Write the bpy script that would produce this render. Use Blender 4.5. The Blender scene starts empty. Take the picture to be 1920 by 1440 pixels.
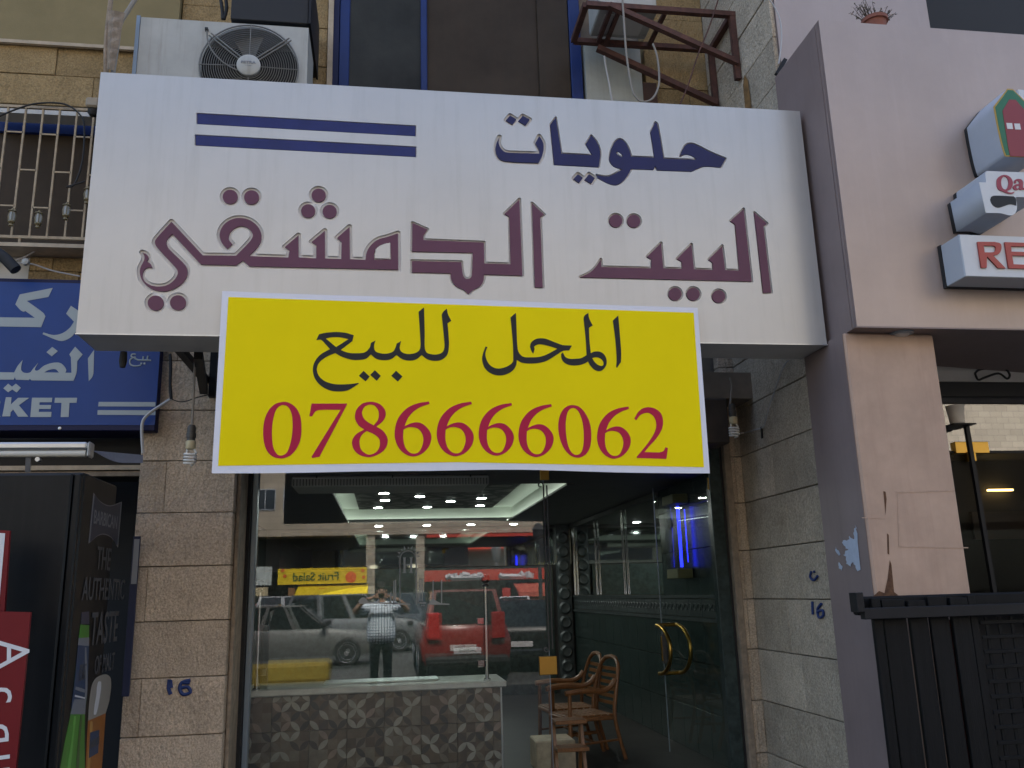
import bpy, bmesh, math, random
import numpy as np
from mathutils import Vector, Matrix
random.seed(7)
R = math.radians
sc = bpy.context.scene
COL = sc.collection
# ---------------------------------------------------------------- camera
CAMZ = 1.6
FPX = 1620.5
YAW, PITCH, ROLL = R(8.4837), R(13.5478), R(-1.5784)
def cam_axes():
    cy, sy, cp, sp = math.cos(YAW), math.sin(YAW), math.cos(PITCH), math.sin(PITCH)
    fw = Vector((sy * cp, cy * cp, sp)); r = Vector((cy, -sy, 0)); u = r.cross(fw)
    cr, sr = math.cos(ROLL), math.sin(ROLL)
    return cr * r + sr * u, -sr * r + cr * u, fw
RIGHT, UP, FWD = cam_axes()
CAM = Vector((0, 0, CAMZ))
cd = bpy.data.cameras.new('camera'); co = bpy.data.objects.new('camera', cd); COL.objects.link(co)
cd.sensor_width = 36; cd.lens = FPX / 1920 * 36; cd.clip_start = .05; cd.clip_end = 600
m = Matrix.Identity(4)
for i in range(3):
    m[i][0], m[i][1], m[i][2], m[i][3] = RIGHT[i], UP[i], -FWD[i], CAM[i]
co.matrix_world = m
sc.camera = co
# ---------------------------------------------------------------- light
SUN_EL = R(53)
w = bpy.data.worlds.new("World"); sc.world = w; w.use_nodes = True
nt = w.node_tree; bg = nt.nodes['Background']
sky = nt.nodes.new('ShaderNodeTexSky'); sky.sky_type = 'NISHITA'; sky.sun_disc = False
sky.sun_elevation = SUN_EL; sky.sun_rotation = 0; sky.dust_density = 2.2; sky.air_density = 1.0; sky.ozone_density = .6
nt.links.new(sky.outputs[0], bg.inputs[0]); bg.inputs[1].default_value = .15
sl = bpy.data.lights.new('sun', 'SUN'); sl.energy = 3.4; sl.angle = R(.53); sl.color = (1, .95, .87)
so = bpy.data.objects.new('sun', sl); COL.objects.link(so)
so.rotation_euler = Vector((0, -math.cos(SUN_EL), -math.sin(SUN_EL))).to_track_quat('-Z', 'Y').to_euler()
so.location = (0, 20, 30)
vs_ = sc.view_settings
vs_.view_transform = 'Standard'; vs_.look = 'None'; vs_.gamma = 1; vs_.exposure = 1.68; vs_.use_curve_mapping = False
cy_ = sc.cycles
cy_.max_bounces = 10; cy_.transparent_max_bounces = 16; cy_.glossy_bounces = 6; cy_.diffuse_bounces = 4
cy_.sample_clamp_indirect = 4.0

# ---------------------------------------------------------------- helpers
def ray(x, y):
    return RIGHT * ((x - 960) / FPX) - UP * ((y - 720) / FPX) + FWD
def PX(x, y, X=None, Y=None, Z=None):
    """the point of the photograph's line of sight (x, y) that lies on a plane of the place"""
    d = ray(x, y)
    t = X / d.x if X is not None else Y / d.y if Y is not None else (Z - CAMZ) / d.z
    return CAM + d * t
YG = 7.0            # the shop glass
def RX(x, y, Y):
    """a point of the street behind the photographer that is seen mirrored in the shop glass"""
    p = PX(x, y, Y=2 * YG - Y)
    return Vector((p.x, Y, p.z))

def mat_nodes(name):
    mt = bpy.data.materials.new(name); mt.use_nodes = True
    n = mt.node_tree; b = n.nodes['Principled BSDF']
    return mt, n, b
def M(name, col, rough=.6, metal=0, spec=.5, var=0, vs=4, bump=0, bs=60, stretch=(1, 1, 1), streak=0, streakcol=None,
      hatch=0, rnd=0, emis=0, coat=0, bdist=.01, obj=False, fine=0):
    mt, n, b = mat_nodes(name); L = n.links.new
    b.inputs['Roughness'].default_value = rough; b.inputs['Metallic'].default_value = metal
    b.inputs['Specular IOR Level'].default_value = spec; b.inputs['Coat Weight'].default_value = coat
    c4 = (*col, 1)
    b.inputs['Base Color'].default_value = c4
    if emis:
        b.inputs['Emission Color'].default_value = c4; b.inputs['Emission Strength'].default_value = emis
    if not (var or bump or streak or rnd): return mt
    if obj:
        g = n.nodes.new('ShaderNodeTexCoord'); pos = g.outputs['Object']
    else:
        g = n.nodes.new('ShaderNodeNewGeometry'); pos = g.outputs['Position']
    mp = n.nodes.new('ShaderNodeMapping'); mp.inputs['Scale'].default_value = stretch; L(pos, mp.inputs[0])
    cur = None
    def mix(fac, a, bcol, mode='MIX'):
        x = n.nodes.new('ShaderNodeMix'); x.data_type = 'RGBA'; x.blend_type = mode
        if isinstance(fac, float): x.inputs[0].default_value = fac
        else: L(fac, x.inputs[0])
        for s, v in ((6, a), (7, bcol)):
            if isinstance(v, tuple): x.inputs[s].default_value = v
            else: L(v, x.inputs[s])
        return x.outputs[2]
    cur = c4
    if var:
        t = n.nodes.new('ShaderNodeTexNoise'); t.inputs['Scale'].default_value = vs; t.inputs['Detail'].default_value = 8
        t.inputs['Roughness'].default_value = .65
        L(mp.outputs[0], t.inputs[0])
        rp = n.nodes.new('ShaderNodeValToRGB'); rp.color_ramp.elements[0].position = .3; rp.color_ramp.elements[1].position = .7
        L(t.outputs[0], rp.inputs[0])
        lo = tuple(max(0, x * (1 - var)) for x in col) + (1,); hi = tuple(x * (1 + var) for x in col) + (1,)
        cur = mix(rp.outputs[0], lo, hi)
    if streak:
        m2 = n.nodes.new('ShaderNodeMapping'); m2.inputs['Scale'].default_value = (9, 9, .55); L(pos, m2.inputs[0])
        t = n.nodes.new('ShaderNodeTexNoise'); t.inputs['Scale'].default_value = 1.6; t.inputs['Detail'].default_value = 7
        t.inputs['Roughness'].default_value = .7
        L(m2.outputs[0], t.inputs[0])
        rp = n.nodes.new('ShaderNodeValToRGB'); rp.color_ramp.elements[0].position = .5; rp.color_ramp.elements[1].position = .82
        rp.color_ramp.elements[1].color = (streak,) * 3 + (1,)
        L(t.outputs[0], rp.inputs[0])
        cur = mix(rp.outputs[0], cur, tuple(streakcol or [x * .35 for x in col]) + (1,))
    if fine:
        t = n.nodes.new('ShaderNodeTexNoise'); t.inputs['Scale'].default_value = 75; t.inputs['Detail'].default_value = 5; t.inputs['Roughness'].default_value = .7
        L(pos, t.inputs[0]); rp = n.nodes.new('ShaderNodeValToRGB'); e = rp.color_ramp.elements; e[0].position = .34; e[1].position = .62
        e[0].color = (1 - fine,) * 3 + (1,); e[1].color = (1.06, 1.06, 1.06, 1); L(t.outputs[0], rp.inputs[0]); cur = mix(1.0, cur, rp.outputs[0], 'MULTIPLY')
    if rnd:
        oi = n.nodes.new('ShaderNodeObjectInfo')
        mr = n.nodes.new('ShaderNodeMapRange'); mr.inputs[3].default_value = 1 - rnd; mr.inputs[4].default_value = 1 + rnd
        L(oi.outputs['Random'], mr.inputs[0])
        cb = n.nodes.new('ShaderNodeCombineColor')
        for i in range(3): L(mr.outputs[0], cb.inputs[i])
        cur = mix(1.0, cur, cb.outputs[0], 'MULTIPLY')
    if not isinstance(cur, tuple): L(cur, b.inputs['Base Color'])
    if bump:
        t = n.nodes.new('ShaderNodeTexNoise'); t.inputs['Scale'].default_value = bs; t.inputs['Detail'].default_value = 6
        t.inputs['Roughness'].default_value = .6
        hsrc = t.outputs[0]
        if hatch:
            m3 = n.nodes.new('ShaderNodeMapping'); m3.inputs['Rotation'].default_value = (0, R(40), R(40)); m3.inputs['Scale'].default_value = (1, 1, .6)
            L(pos, m3.inputs[0]); L(m3.outputs[0], t.inputs[0])
        else: L(mp.outputs[0], t.inputs[0])
        bp = n.nodes.new('ShaderNodeBump'); bp.inputs['Strength'].default_value = bump; bp.inputs['Distance'].default_value = bdist
        L(hsrc, bp.inputs['Height']); L(bp.outputs[0], b.inputs['Normal'])
    return mt
def glass(name, tint=(.93, .97, .95), ior=1.75, rough=0.0, dirt=0.02):
    mt = bpy.data.materials.new(name); mt.use_nodes = True; n = mt.node_tree; n.nodes.clear(); L = n.links.new
    out = n.nodes.new('ShaderNodeOutputMaterial'); mx = n.nodes.new('ShaderNodeMixShader')
    tr = n.nodes.new('ShaderNodeBsdfTransparent'); tr.inputs[0].default_value = (*tint, 1)
    gl = n.nodes.new('ShaderNodeBsdfGlossy'); gl.inputs['Roughness'].default_value = rough; gl.inputs[0].default_value = (1, 1, 1, 1)
    # both faces of a thin pane, seen alike from either side
    gm = n.nodes.new('ShaderNodeNewGeometry'); dp = n.nodes.new('ShaderNodeVectorMath'); dp.operation = 'DOT_PRODUCT'
    L(gm.outputs['Normal'], dp.inputs[0]); L(gm.outputs['Incoming'], dp.inputs[1])
    def ma(op, a, b_=None):
        x = n.nodes.new('ShaderNodeMath'); x.operation = op; x.use_clamp = True
        for i, v in enumerate((a, b_)):
            if v is None: continue
            if isinstance(v, float): x.inputs[i].default_value = v
            else: L(v, x.inputs[i])
        return x.outputs[0]
    ab = n.nodes.new('ShaderNodeMath'); ab.operation = 'ABSOLUTE'; L(dp.outputs['Value'], ab.inputs[0])
    f0 = 2 * ((ior - 1) / (ior + 1)) ** 2 / (1 + ((ior - 1) / (ior + 1)) ** 2)
    fr5 = ma('POWER', ma('SUBTRACT', 1.0, ab.outputs[0]), 5.0)
    fac = ma('ADD', ma('MULTIPLY', fr5, 1 - f0), f0)
    L(fac, mx.inputs[0]); L(tr.outputs[0], mx.inputs[1]); L(gl.outputs[0], mx.inputs[2])
    m2 = n.nodes.new('ShaderNodeMixShader'); df = n.nodes.new('ShaderNodeBsdfDiffuse'); df.inputs[0].default_value = (.5, .5, .48, 1)
    g = n.nodes.new('ShaderNodeNewGeometry'); t = n.nodes.new('ShaderNodeTexNoise'); t.inputs['Scale'].default_value = 3; t.inputs['Detail'].default_value = 8
    L(g.outputs['Position'], t.inputs[0])
    mr = n.nodes.new('ShaderNodeMapRange'); mr.inputs[1].default_value = .45; mr.inputs[2].default_value = .8; mr.inputs[4].default_value = dirt
    L(t.outputs[0], mr.inputs[0]); L(mr.outputs[0], m2.inputs[0]); L(mx.outputs[0], m2.inputs[1]); L(df.outputs[0], m2.inputs[2])
    L(m2.outputs[0], out.inputs[0])
    return mt

def tag(o, label=None, cat=None, group=None, kind=None):
    if label: o['label'] = label
    if cat: o['category'] = cat
    if group: o['group'] = group
    if kind: o['kind'] = kind
    return o
def empty(name, loc=(0, 0, 0), label=None, cat=None, group=None):
    o = bpy.data.objects.new(name, None); COL.objects.link(o); o.location = loc; o.empty_display_size = .1
    return tag(o, label, cat, group)
def link(name, me, mat, parent=None, world=True):
    o = bpy.data.objects.new(name, me); COL.objects.link(o)
    if mat is not None and len(me.materials) == 0: me.materials.append(mat)
    if parent is not None:
        o.parent = parent
        if world:
            p = parent; loc = Vector()
            while p: loc += p.location; p = p.parent
            me.transform(Matrix.Translation(-loc))
    return o
class MB:
    """collects shapes and links them as ONE mesh object"""
    def __init__(s): s.v = []; s.f = []; s.sm = []
    def add(s, vs, fs, smooth=False):
        k = len(s.v); s.v += [tuple(v) for v in vs]; s.f += [tuple(i + k for i in f) for f in fs]; s.sm += [smooth] * len(fs); return s
    def box(s, a, b, ch=0):
        x0, y0, z0 = [min(p, q) for p, q in zip(a, b)]; x1, y1, z1 = [max(p, q) for p, q in zip(a, b)]
        if not ch:
            return s.add([(x, y, z) for z in (z0, z1) for y in (y0, y1) for x in (x0, x1)],
                         [(0, 2, 3, 1), (4, 5, 7, 6), (0, 1, 5, 4), (2, 6, 7, 3), (0, 4, 6, 2), (1, 3, 7, 5)])
        bm = bmesh.new(); bmesh.ops.create_cube(bm, size=1)
        for v in bm.verts: v.co = Vector(((x0 + x1) / 2 + v.co.x * (x1 - x0), (y0 + y1) / 2 + v.co.y * (y1 - y0), (z0 + z1) / 2 + v.co.z * (z1 - z0)))
        bmesh.ops.bevel(bm, geom=bm.edges[:], offset=ch, segments=1, affect='EDGES')
        bm.verts.index_update(); s.add([v.co for v in bm.verts], [[v.index for v in f.verts] for f in bm.faces]); bm.free(); return s
    def quad(s, *p): return s.add(p, [tuple(range(len(p)))])
    def bar(s, a, b, wx, wy, up=(0, 0, 1)):
        a, b = Vector(a), Vector(b); d = (b - a).normalized(); u = Vector(up)
        if abs(d.dot(u)) > .95: u = Vector((0, 1, 0))
        x = d.cross(u).normalized() * wx / 2; y = x.cross(d).normalized() * wy / 2
        return s.add([p + sx * x + sy * y for p in (a, b) for sx, sy in ((-1, -1), (1, -1), (1, 1), (-1, 1))],
                     [(0, 1, 2, 3), (7, 6, 5, 4), (0, 4, 5, 1), (1, 5, 6, 2), (2, 6, 7, 3), (3, 7, 4, 0)])
    def tube(s, pts, r, n=8, closed=False):
        pts = [Vector(p) for p in pts]; rs = r if isinstance(r, (list, tuple)) else [r] * len(pts)
        N = len(pts); vs = []; prev = None
        for i, p in enumerate(pts):
            d = (pts[(i + 1) % N] - pts[i - 1]) if closed else (pts[min(i + 1, N - 1)] - pts[max(i - 1, 0)])
            d.normalize()
            if prev is None:
                u = d.cross(Vector((0, 0, 1)) if abs(d.z) < .9 else Vector((0, 1, 0))).normalized()
            else:
                u = (prev - d * prev.dot(d)).normalized()
            prev = u; v = d.cross(u)
            vs += [p + rs[i] * (math.cos(2 * math.pi * k / n) * u + math.sin(2 * math.pi * k / n) * v) for k in range(n)]
        fs = []
        for i in range(N if closed else N - 1):
            j = (i + 1) % N
            fs += [(i * n + k, i * n + (k + 1) % n, j * n + (k + 1) % n, j * n + k) for k in range(n)]
        if not closed: fs += [tuple(range(n))[::-1], tuple(range((N - 1) * n, N * n))]
        return s.add(vs, fs, True)
    def lathe(s, prof, c=(0, 0, 0), axis=(0, 0, 1), n=20):
        ax = Vector(axis).normalized(); u = ax.orthogonal().normalized(); v = ax.cross(u); c = Vector(c); vs = []
        for r, h in prof: vs += [c + ax * h + r * (math.cos(2 * math.pi * k / n) * u + math.sin(2 * math.pi * k / n) * v) for k in range(n)]
        fs = []
        for i in range(len(prof) - 1): fs += [(i * n + k, i * n + (k + 1) % n, (i + 1) * n + (k + 1) % n, (i + 1) * n + k) for k in range(n)]
        fs += [tuple(range(n))[::-1], tuple(range((len(prof) - 1) * n, len(prof) * n))]
        return s.add(vs, fs, True)
    def build(s, name, mat, parent=None, world=True):
        me = bpy.data.meshes.new(name); me.from_pydata(s.v, [], s.f); me.update()
        for p, q in zip(me.polygons, s.sm): p.use_smooth = q
        if any(s.sm): me.set_sharp_from_angle(angle=R(40))
        return link(name, me, mat, parent, world)
def spline(pts, k=6, closed=False):
    P = [Vector(p) for p in pts]; out = []; N = len(P)
    for i in range(N if closed else N - 1):
        p1, p2 = P[i], P[(i + 1) % N]
        p0 = P[i - 1] if (closed or i > 0) else p1; p3 = P[(i + 2) % N] if (closed or i < N - 2) else p2
        for j in range(k):
            t = j / k
            out.append(.5 * ((2 * p1) + (p2 - p0) * t + (2 * p0 - 5 * p1 + 4 * p2 - p3) * t * t + (3 * p1 - p0 - 3 * p2 + p3) * t ** 3))
    if not closed: out.append(P[-1])
    return out
def outline(txt, o=(0, 0), s=1.0, k=5):
    """'x,y ~x,y ...' in enlarged-picture units -> list of picture points; ~ marks a point the line passes smoothly"""
    pts = []
    for tkn in txt.split():
        sm = tkn[0] == '~'; x, y = tkn.lstrip('~').split(',')
        pts.append((o[0] + float(x) / s, o[1] + float(y) / s, sm))
    N = len(pts); out = []
    for i in range(N):
        a, b = pts[i], pts[(i + 1) % N]; z = pts[i - 1]; c = pts[(i + 2) % N]
        if not (a[2] or b[2]): out.append((a[0], a[1])); continue
        ch = (b[0] - a[0], b[1] - a[1]); ln = math.hypot(*ch) or 1e-6
        def tang(p, q):
            t = (q[0] - p[0], q[1] - p[1]); h = math.hypot(*t) or 1e-6
            return (t[0] / h * ln, t[1] / h * ln)
        ta = tang(z, b) if a[2] else ch; tb = tang(a, c) if b[2] else ch
        for j in range(k):
            t = j / k; h1 = 2 * t**3 - 3 * t**2 + 1; h2 = t**3 - 2 * t**2 + t; h3 = -2 * t**3 + 3 * t**2; h4 = t**3 - t**2
            out.append(tuple(h1 * a[q] + h2 * ta[q] + h3 * b[q] + h4 * tb[q] for q in (0, 1)))
    return out
def circle(cx, cy, rx, ry=None, n=28): 
    ry = ry or rx
    return [(cx + rx * math.cos(2 * math.pi * i / n), cy + ry * math.sin(2 * math.pi * i / n)) for i in range(n)]
AX = {'front': (Vector((1, 0, 0)), Vector((0, 0, 1))), 'back': (Vector((-1, 0, 0)), Vector((0, 0, 1))),
      'left': (Vector((0, -1, 0)), Vector((0, 0, 1))), 'right': (Vector((0, 1, 0)), Vector((0, 0, 1)))}
def eval_mesh(cu):
    o = bpy.data.objects.new('tmp', cu); COL.objects.link(o)
    dg = bpy.context.evaluated_depsgraph_get(); dg.update()
    me = bpy.data.meshes.new_from_object(o.evaluated_get(dg)); bpy.data.objects.remove(o); bpy.data.curves.remove(cu)
    me.materials.clear()
    return me
def place(me, origin, face, d0, d1, flatz=False):
    ux, uz = AX[face] if isinstance(face, str) else face; n = ux.cross(uz); mid = (d0 + d1) / 2; o = Vector(origin)
    for v in me.vertices: v.co = o + ux * v.co.x + uz * v.co.y + n * (v.co.z + mid)
    me.update()
def fill(name, loops, origin, face, d0, d1, mat, parent=None, world=True):
    """closed 2D loops (holes by nesting) filled and given the thickness d0..d1 along the face's outward normal"""
    cu = bpy.data.curves.new(name, 'CURVE'); cu.dimensions = '2D'; cu.fill_mode = 'BOTH'; cu.extrude = max((d1 - d0) / 2, 1e-5)
    for lp in loops:
        sp = cu.splines.new('POLY'); sp.points.add(len(lp) - 1)
        for p, q in zip(sp.points, lp): p.co = (q[0], q[1], 0, 1)
        sp.use_cyclic_u = True
    me = eval_mesh(cu); me.name = name; place(me, origin, face, d0, d1)
    return link(name, me, mat, parent, world)
def text(name, s, size, origin, face, mat, parent=None, d0=.002, d1=.004, align='CENTER', sx=1.0, bold=0, world=True):
    cu = bpy.data.curves.new(name, 'FONT'); cu.body = s; cu.size = size; cu.align_x = align; cu.align_y = 'CENTER'
    cu.extrude = (d1 - d0) / 2; cu.offset = bold; cu.resolution_u = 3
    me = eval_mesh(cu); me.name = name
    for v in me.vertices: v.co.x *= sx
    place(me, origin, face, d0, d1)
    return link(name, me, mat, parent, world)
def on(loops, Y):
    """picture loops -> loops on the upright plane y = Y"""
    out = []
    for lp in loops:
        q = []
        for x, y in lp:
            p = PX(x, y, Y=Y); q.append((p.x, p.z))
        out.append(q)
    return out
def contours(loops, off, step=.005):
    """outlines at the distance off round a set of closed loops (their common outside), by marching squares"""
    allp = np.array([p for l in loops for p in l]); lo = allp.min(0) - off - 3 * step; hi = allp.max(0) + off + 3 * step
    nx, ny = [int(v) + 2 for v in (hi - lo) / step]
    gx, gy = np.meshgrid(lo[0] + step * np.arange(nx), lo[1] + step * np.arange(ny), indexing='ij')
    D = np.full(gx.shape, 1e9); IN = np.zeros(gx.shape, bool)
    for l in loops:
        a = np.array(l); b = np.roll(a, -1, 0)
        for (x0, y0), (x1, y1) in zip(a, b):
            dx, dy = x1 - x0, y1 - y0; q = dx * dx + dy * dy
            if q < 1e-14: continue
            pad = off + 3 * step
            i0 = max(0, int((min(x0, x1) - pad - lo[0]) / step)); i1 = min(nx, int((max(x0, x1) + pad - lo[0]) / step) + 2)
            j0 = max(0, int((min(y0, y1) - pad - lo[1]) / step)); j1 = min(ny, int((max(y0, y1) + pad - lo[1]) / step) + 2)
            X, Y_ = gx[i0:i1, j0:j1], gy[i0:i1, j0:j1]
            t = np.clip(((X - x0) * dx + (Y_ - y0) * dy) / q, 0, 1)
            D[i0:i1, j0:j1] = np.minimum(D[i0:i1, j0:j1], np.hypot(X - x0 - t * dx, Y_ - y0 - t * dy))
            if y0 != y1:
                c = (gy >= min(y0, y1)) & (gy < max(y0, y1)) & (gx < x0 + (gy - y0) * dx / dy); IN ^= c
    F = np.where(IN, -D, D) - off
    F = np.clip(F, -step * 2.5, step * 2.5)
    seg = {}
    S = F < 0
    def cut(i, j, k, l):
        a, b = F[i, j], F[k, l]; t = a / (a - b); return (gx[i, j] + t * (gx[k, l] - gx[i, j]), gy[i, j] + t * (gy[k, l] - gy[i, j]))
    act = S[:-1, :-1].astype(int) + S[1:, :-1] + S[1:, 1:] + S[:-1, 1:]
    pos = {}
    for i, j in np.argwhere((act > 0) & (act < 4)):
        c = [(i, j), (i + 1, j), (i + 1, j + 1), (i, j + 1)]; cr = []
        for q in range(4):
            a, b = c[q], c[(q + 1) % 4]
            if S[a] != S[b]:
                key = (min(a, b), max(a, b)); pos[key] = cut(*a, *b); cr.append((key, S[a]))
        outs = [k for k, s in cr if s]; ins = [k for k, s in cr if not s]
        for o_, i_ in zip(outs, ins): seg[o_] = i_
    res = []
    while seg:
        k0 = next(iter(seg)); k = k0; lp = []
        while k in seg:
            lp.append(pos[k]); k = seg.pop(k)
        if len(lp) < 10: continue
        a = np.array(lp)
        # drop points on straight runs
        keep = [a[0]]
        for p, q in zip(a[1:], np.roll(a, -1, 0)[1:]):
            d1 = p - keep[-1]; d2 = q - p
            if abs(d1[0] * d2[1] - d1[1] * d2[0]) > 2e-7 * 5 or np.hypot(*d1) > .05: keep.append(p)
        if len(keep) > 5: res.append([tuple(p) for p in keep])
    return res
def copy_tree(o, parent=None):
    c = o.copy(); COL.objects.link(c)
    if parent is not None: c.parent = parent; 
    for ch in o.children: copy_tree(ch, c)
    return c
# ---------------------------------------------------------------- materials
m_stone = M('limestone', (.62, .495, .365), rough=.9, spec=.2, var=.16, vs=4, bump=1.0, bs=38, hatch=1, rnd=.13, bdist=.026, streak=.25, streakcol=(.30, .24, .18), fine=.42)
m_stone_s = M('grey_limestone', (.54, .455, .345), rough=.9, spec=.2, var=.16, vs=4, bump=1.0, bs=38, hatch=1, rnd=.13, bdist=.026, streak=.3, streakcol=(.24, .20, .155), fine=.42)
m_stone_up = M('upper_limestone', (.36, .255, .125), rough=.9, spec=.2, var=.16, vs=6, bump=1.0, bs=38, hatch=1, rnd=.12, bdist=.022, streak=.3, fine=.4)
m_mortar = M('mortar', (.24, .20, .155), rough=.95, spec=.1, var=.2)
m_plaster = M('beige_plaster', (.23, .185, .095), rough=.85, spec=.2, var=.1, vs=2.5, bump=.15, bs=90)
m_white = M('white_panel', (.455, .455, .45), rough=.3, metal=.35, spec=.6, var=.05, vs=1.2, streak=.3, streakcol=(.27, .26, .24))
m_recess = M('grey_acrylic', (.72, .70, .68), rough=.35, var=.06, vs=8)
m_under = M('sign_underside', (.5, .49, .46), rough=.55, var=.1, vs=3)
m_maroon = M('maroon_acrylic', (.112, .036, .07), rough=.35, spec=.3, var=.12, vs=2.5)
m_blue = M('navy_acrylic', (.008, .010, .075), rough=.35, spec=.3, var=.15, vs=5)
m_bluebar = M('royal_acrylic', (.012, .02, .12), rough=.35, spec=.3, var=.25, vs=5)
m_yellow = M('yellow_print', (.86, .68, .004), rough=.7, spec=.08, var=.03, vs=1.5, bump=.12, bs=2.2, bdist=.05)
m_vinyl = M('white_vinyl', (.72, .72, .78), rough=.55, spec=.3, bump=.12, bs=2.2, bdist=.05)
m_black = M('black_print', (.011, .012, .014), rough=.5, spec=.3)
m_crimson = M('crimson_print', (.45, .022, .06), rough=.6, spec=.1, var=.05, vs=3)
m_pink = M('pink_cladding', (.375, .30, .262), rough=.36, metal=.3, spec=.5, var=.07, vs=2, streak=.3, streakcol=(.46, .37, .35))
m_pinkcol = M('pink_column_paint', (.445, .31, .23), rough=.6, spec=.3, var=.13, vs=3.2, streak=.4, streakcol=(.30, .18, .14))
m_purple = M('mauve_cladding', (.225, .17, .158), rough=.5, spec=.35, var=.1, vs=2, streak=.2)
m_rust = M('rusty_iron', (.085, .035, .025), rough=.75, var=.4, vs=14, bump=.2, bs=70)
m_ac = M('dirty_white_enamel', (.38, .38, .35), rough=.5, var=.12, vs=3, streak=.75, streakcol=(.22, .20, .16))
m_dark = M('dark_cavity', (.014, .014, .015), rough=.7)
m_wire = M('grille_wire', (.16, .155, .14), rough=.5, metal=.3)
m_bluefr = M('blue_window_frame', (.009, .026, .125), rough=.45, spec=.3, var=.15, vs=6)
m_dirtyglass = M('dirty_tinted_glass', (.036, .036, .031), rough=.35, spec=.12, var=.35, vs=1.6, streak=.35, streakcol=(.05, .05, .045))
m_brownglass = M('brown_film_glass', (.05, .038, .027), rough=.4, spec=.1, var=.3, vs=1.3, streak=.4, streakcol=(.07, .045, .03))
m_cream = M('cream_paint', (.42, .34, .24), rough=.7, var=.2, vs=9, bump=.2)
m_worn = M('worn_cream_paint', (.27, .21, .15), rough=.8, var=.35, vs=14, bump=.4, bs=30, streak=.7, streakcol=(.09, .065, .045))
m_blacksteel = M('black_steel', (.010, .010, .012), rough=.5, spec=.25, var=.3, vs=6, streak=.25, streakcol=(.03, .03, .03))
m_alu = M('aluminium', (.52, .54, .56), rough=.32, metal=.8, var=.08, vs=8)
m_bluealu = M('bluish_frame', (.22, .27, .32), rough=.35, metal=.3)
m_gold = M('polished_brass', (.45, .28, .065), rough=.28, metal=1, var=.06)
m_signblue = M('blue_backlit_film', (.008, .048, .215), rough=.4, spec=.3, var=.12, vs=1.1)
m_signblue_d = M('navy_trim', (.007, .010, .05), rough=.5, spec=.25)
m_film_white = M('pale_film', (.33, .38, .39), rough=.45)
m_fridge = M('black_fridge_enamel', (.006, .007, .008), rough=.4, spec=.22, var=.2, vs=5, streak=.35, streakcol=(.022, .022, .024))
m_red = M('red_board', (.15, .008, .011), rough=.5, spec=.25, var=.1)
m_whitep = M('white_print', (.62, .62, .63), rough=.5)
m_greyp = M('grey_print', (.20, .21, .23), rough=.5)
m_rubber = M('dark_rubber', (.012, .012, .013), rough=.7)
m_cable = M('grey_cable', (.24, .22, .19), rough=.6)
m_cablew = M('pale_cable', (.42, .41, .40), rough=.5)
m_spray = M('blue_spray_paint', (.014, .035, .14), rough=.6)
m_marble = M('green_marble', (.026, .039, .036), rough=.22, var=.5, vs=16)
m_marble_d = M('grey_marble_border', (.045, .055, .055), rough=.4, var=.35, vs=10)
m_mirror = M('mirror', (.74, .80, .78), rough=.02, metal=1)
m_ceil = M('white_ceiling', (.62, .64, .60), rough=.8)
m_ceil_d = M('dark_ceiling_board', (.055, .055, .052), rough=.6, var=.2, vs=4)
m_floor = M('shop_floor_tile', (.028, .027, .025), rough=.5, spec=.2, var=.3, vs=3)
m_wood = M('varnished_wood', (.17, .075, .026), rough=.4, var=.3, vs=6, stretch=(8, 8, 1))
m_trav = M('travertine', (.42, .35, .24), rough=.7, var=.25, vs=12, bump=.3)
m_lamp = M('lamp_glow', (.93, 1.0, .95), emis=45)
m_neon = M('blue_neon', (.012, .02, .9), emis=1.5)
m_olive = M('olive_block', (.16, .15, .06), rough=.5)
m_steel = M('polished_steel', (.62, .62, .62), rough=.12, metal=1)
m_iron = M('wrought_iron', (.05, .05, .052), rough=.5)
m_asph = M('asphalt', (.055, .054, .052), rough=.9, var=.2, vs=9, bump=.2)
m_pave = M('pavement_slabs', (.085, .08, .07), rough=.9, var=.2, vs=6, bump=.2)
m_gl = glass('shop_glass', ior=1.55, dirt=.012)
m_gl2 = glass('thin_glass', ior=1.45, dirt=.006)
m_bulb = M('bulb_white', (.75, .74, .70), rough=.35)
m_bulbbase = M('bulb_base_plastic', (.55, .48, .30), rough=.5)
m_lampholder = M('black_bakelite', (.05, .046, .04), rough=.5)

# ---------------------------------------------------------------- ground
g = MB().box((-60, -80, -.3), (60, 40, -.02)).build('ground', m_asph); tag(g, kind='structure')
g = MB().box((-40, -1.2, -.01), (40, 6.9, .12), .01).build('pavement', m_pave); tag(g, kind='structure')
g = MB().box((-40, -44, -.01), (40, -30, .12), .01).build('far_pavement', m_pave); tag(g, kind='structure')

# ---------------------------------------------------------------- apartment building (upper floors over the shop)
YW = 6.95; XS = 2.99; YP = 6.45; YS = 5.2
apt = empty('apartment_building', (0, 8, 0), 'beige stone apartment building above the white shop sign, with blue framed windows', 'building')
b = MB(); b.box((-14, 7.1, 3.3), (3.2, 20, 10.7)); b.build('wall', m_mortar, apt)
b = MB(); b.box((XS + .12, 5.75, 2.6), (3.6, 7.1, 10.7)); b.build('side_wall_core', m_mortar, apt)
def stones_front(parent, x0, x1, zs, Y, mat, joints, depth=.14, gap=.003):
    """courses of stone blocks on an upright wall facing the street; joints: per course, x of the upright joints"""
    for i in range(len(zs) - 1):
        xs = [x0] + sorted(joints[i % len(joints)]) + [x1]
        for a, c in zip(xs[:-1], xs[1:]):
            if c - a < .03: continue
            pr = random.uniform(-.004, .006)
            MB().box((a + gap / 2, Y - pr, zs[i] + gap), (c - gap / 2, Y + depth, zs[i + 1] - gap), .0035).build('stone', mat, parent)
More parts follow.
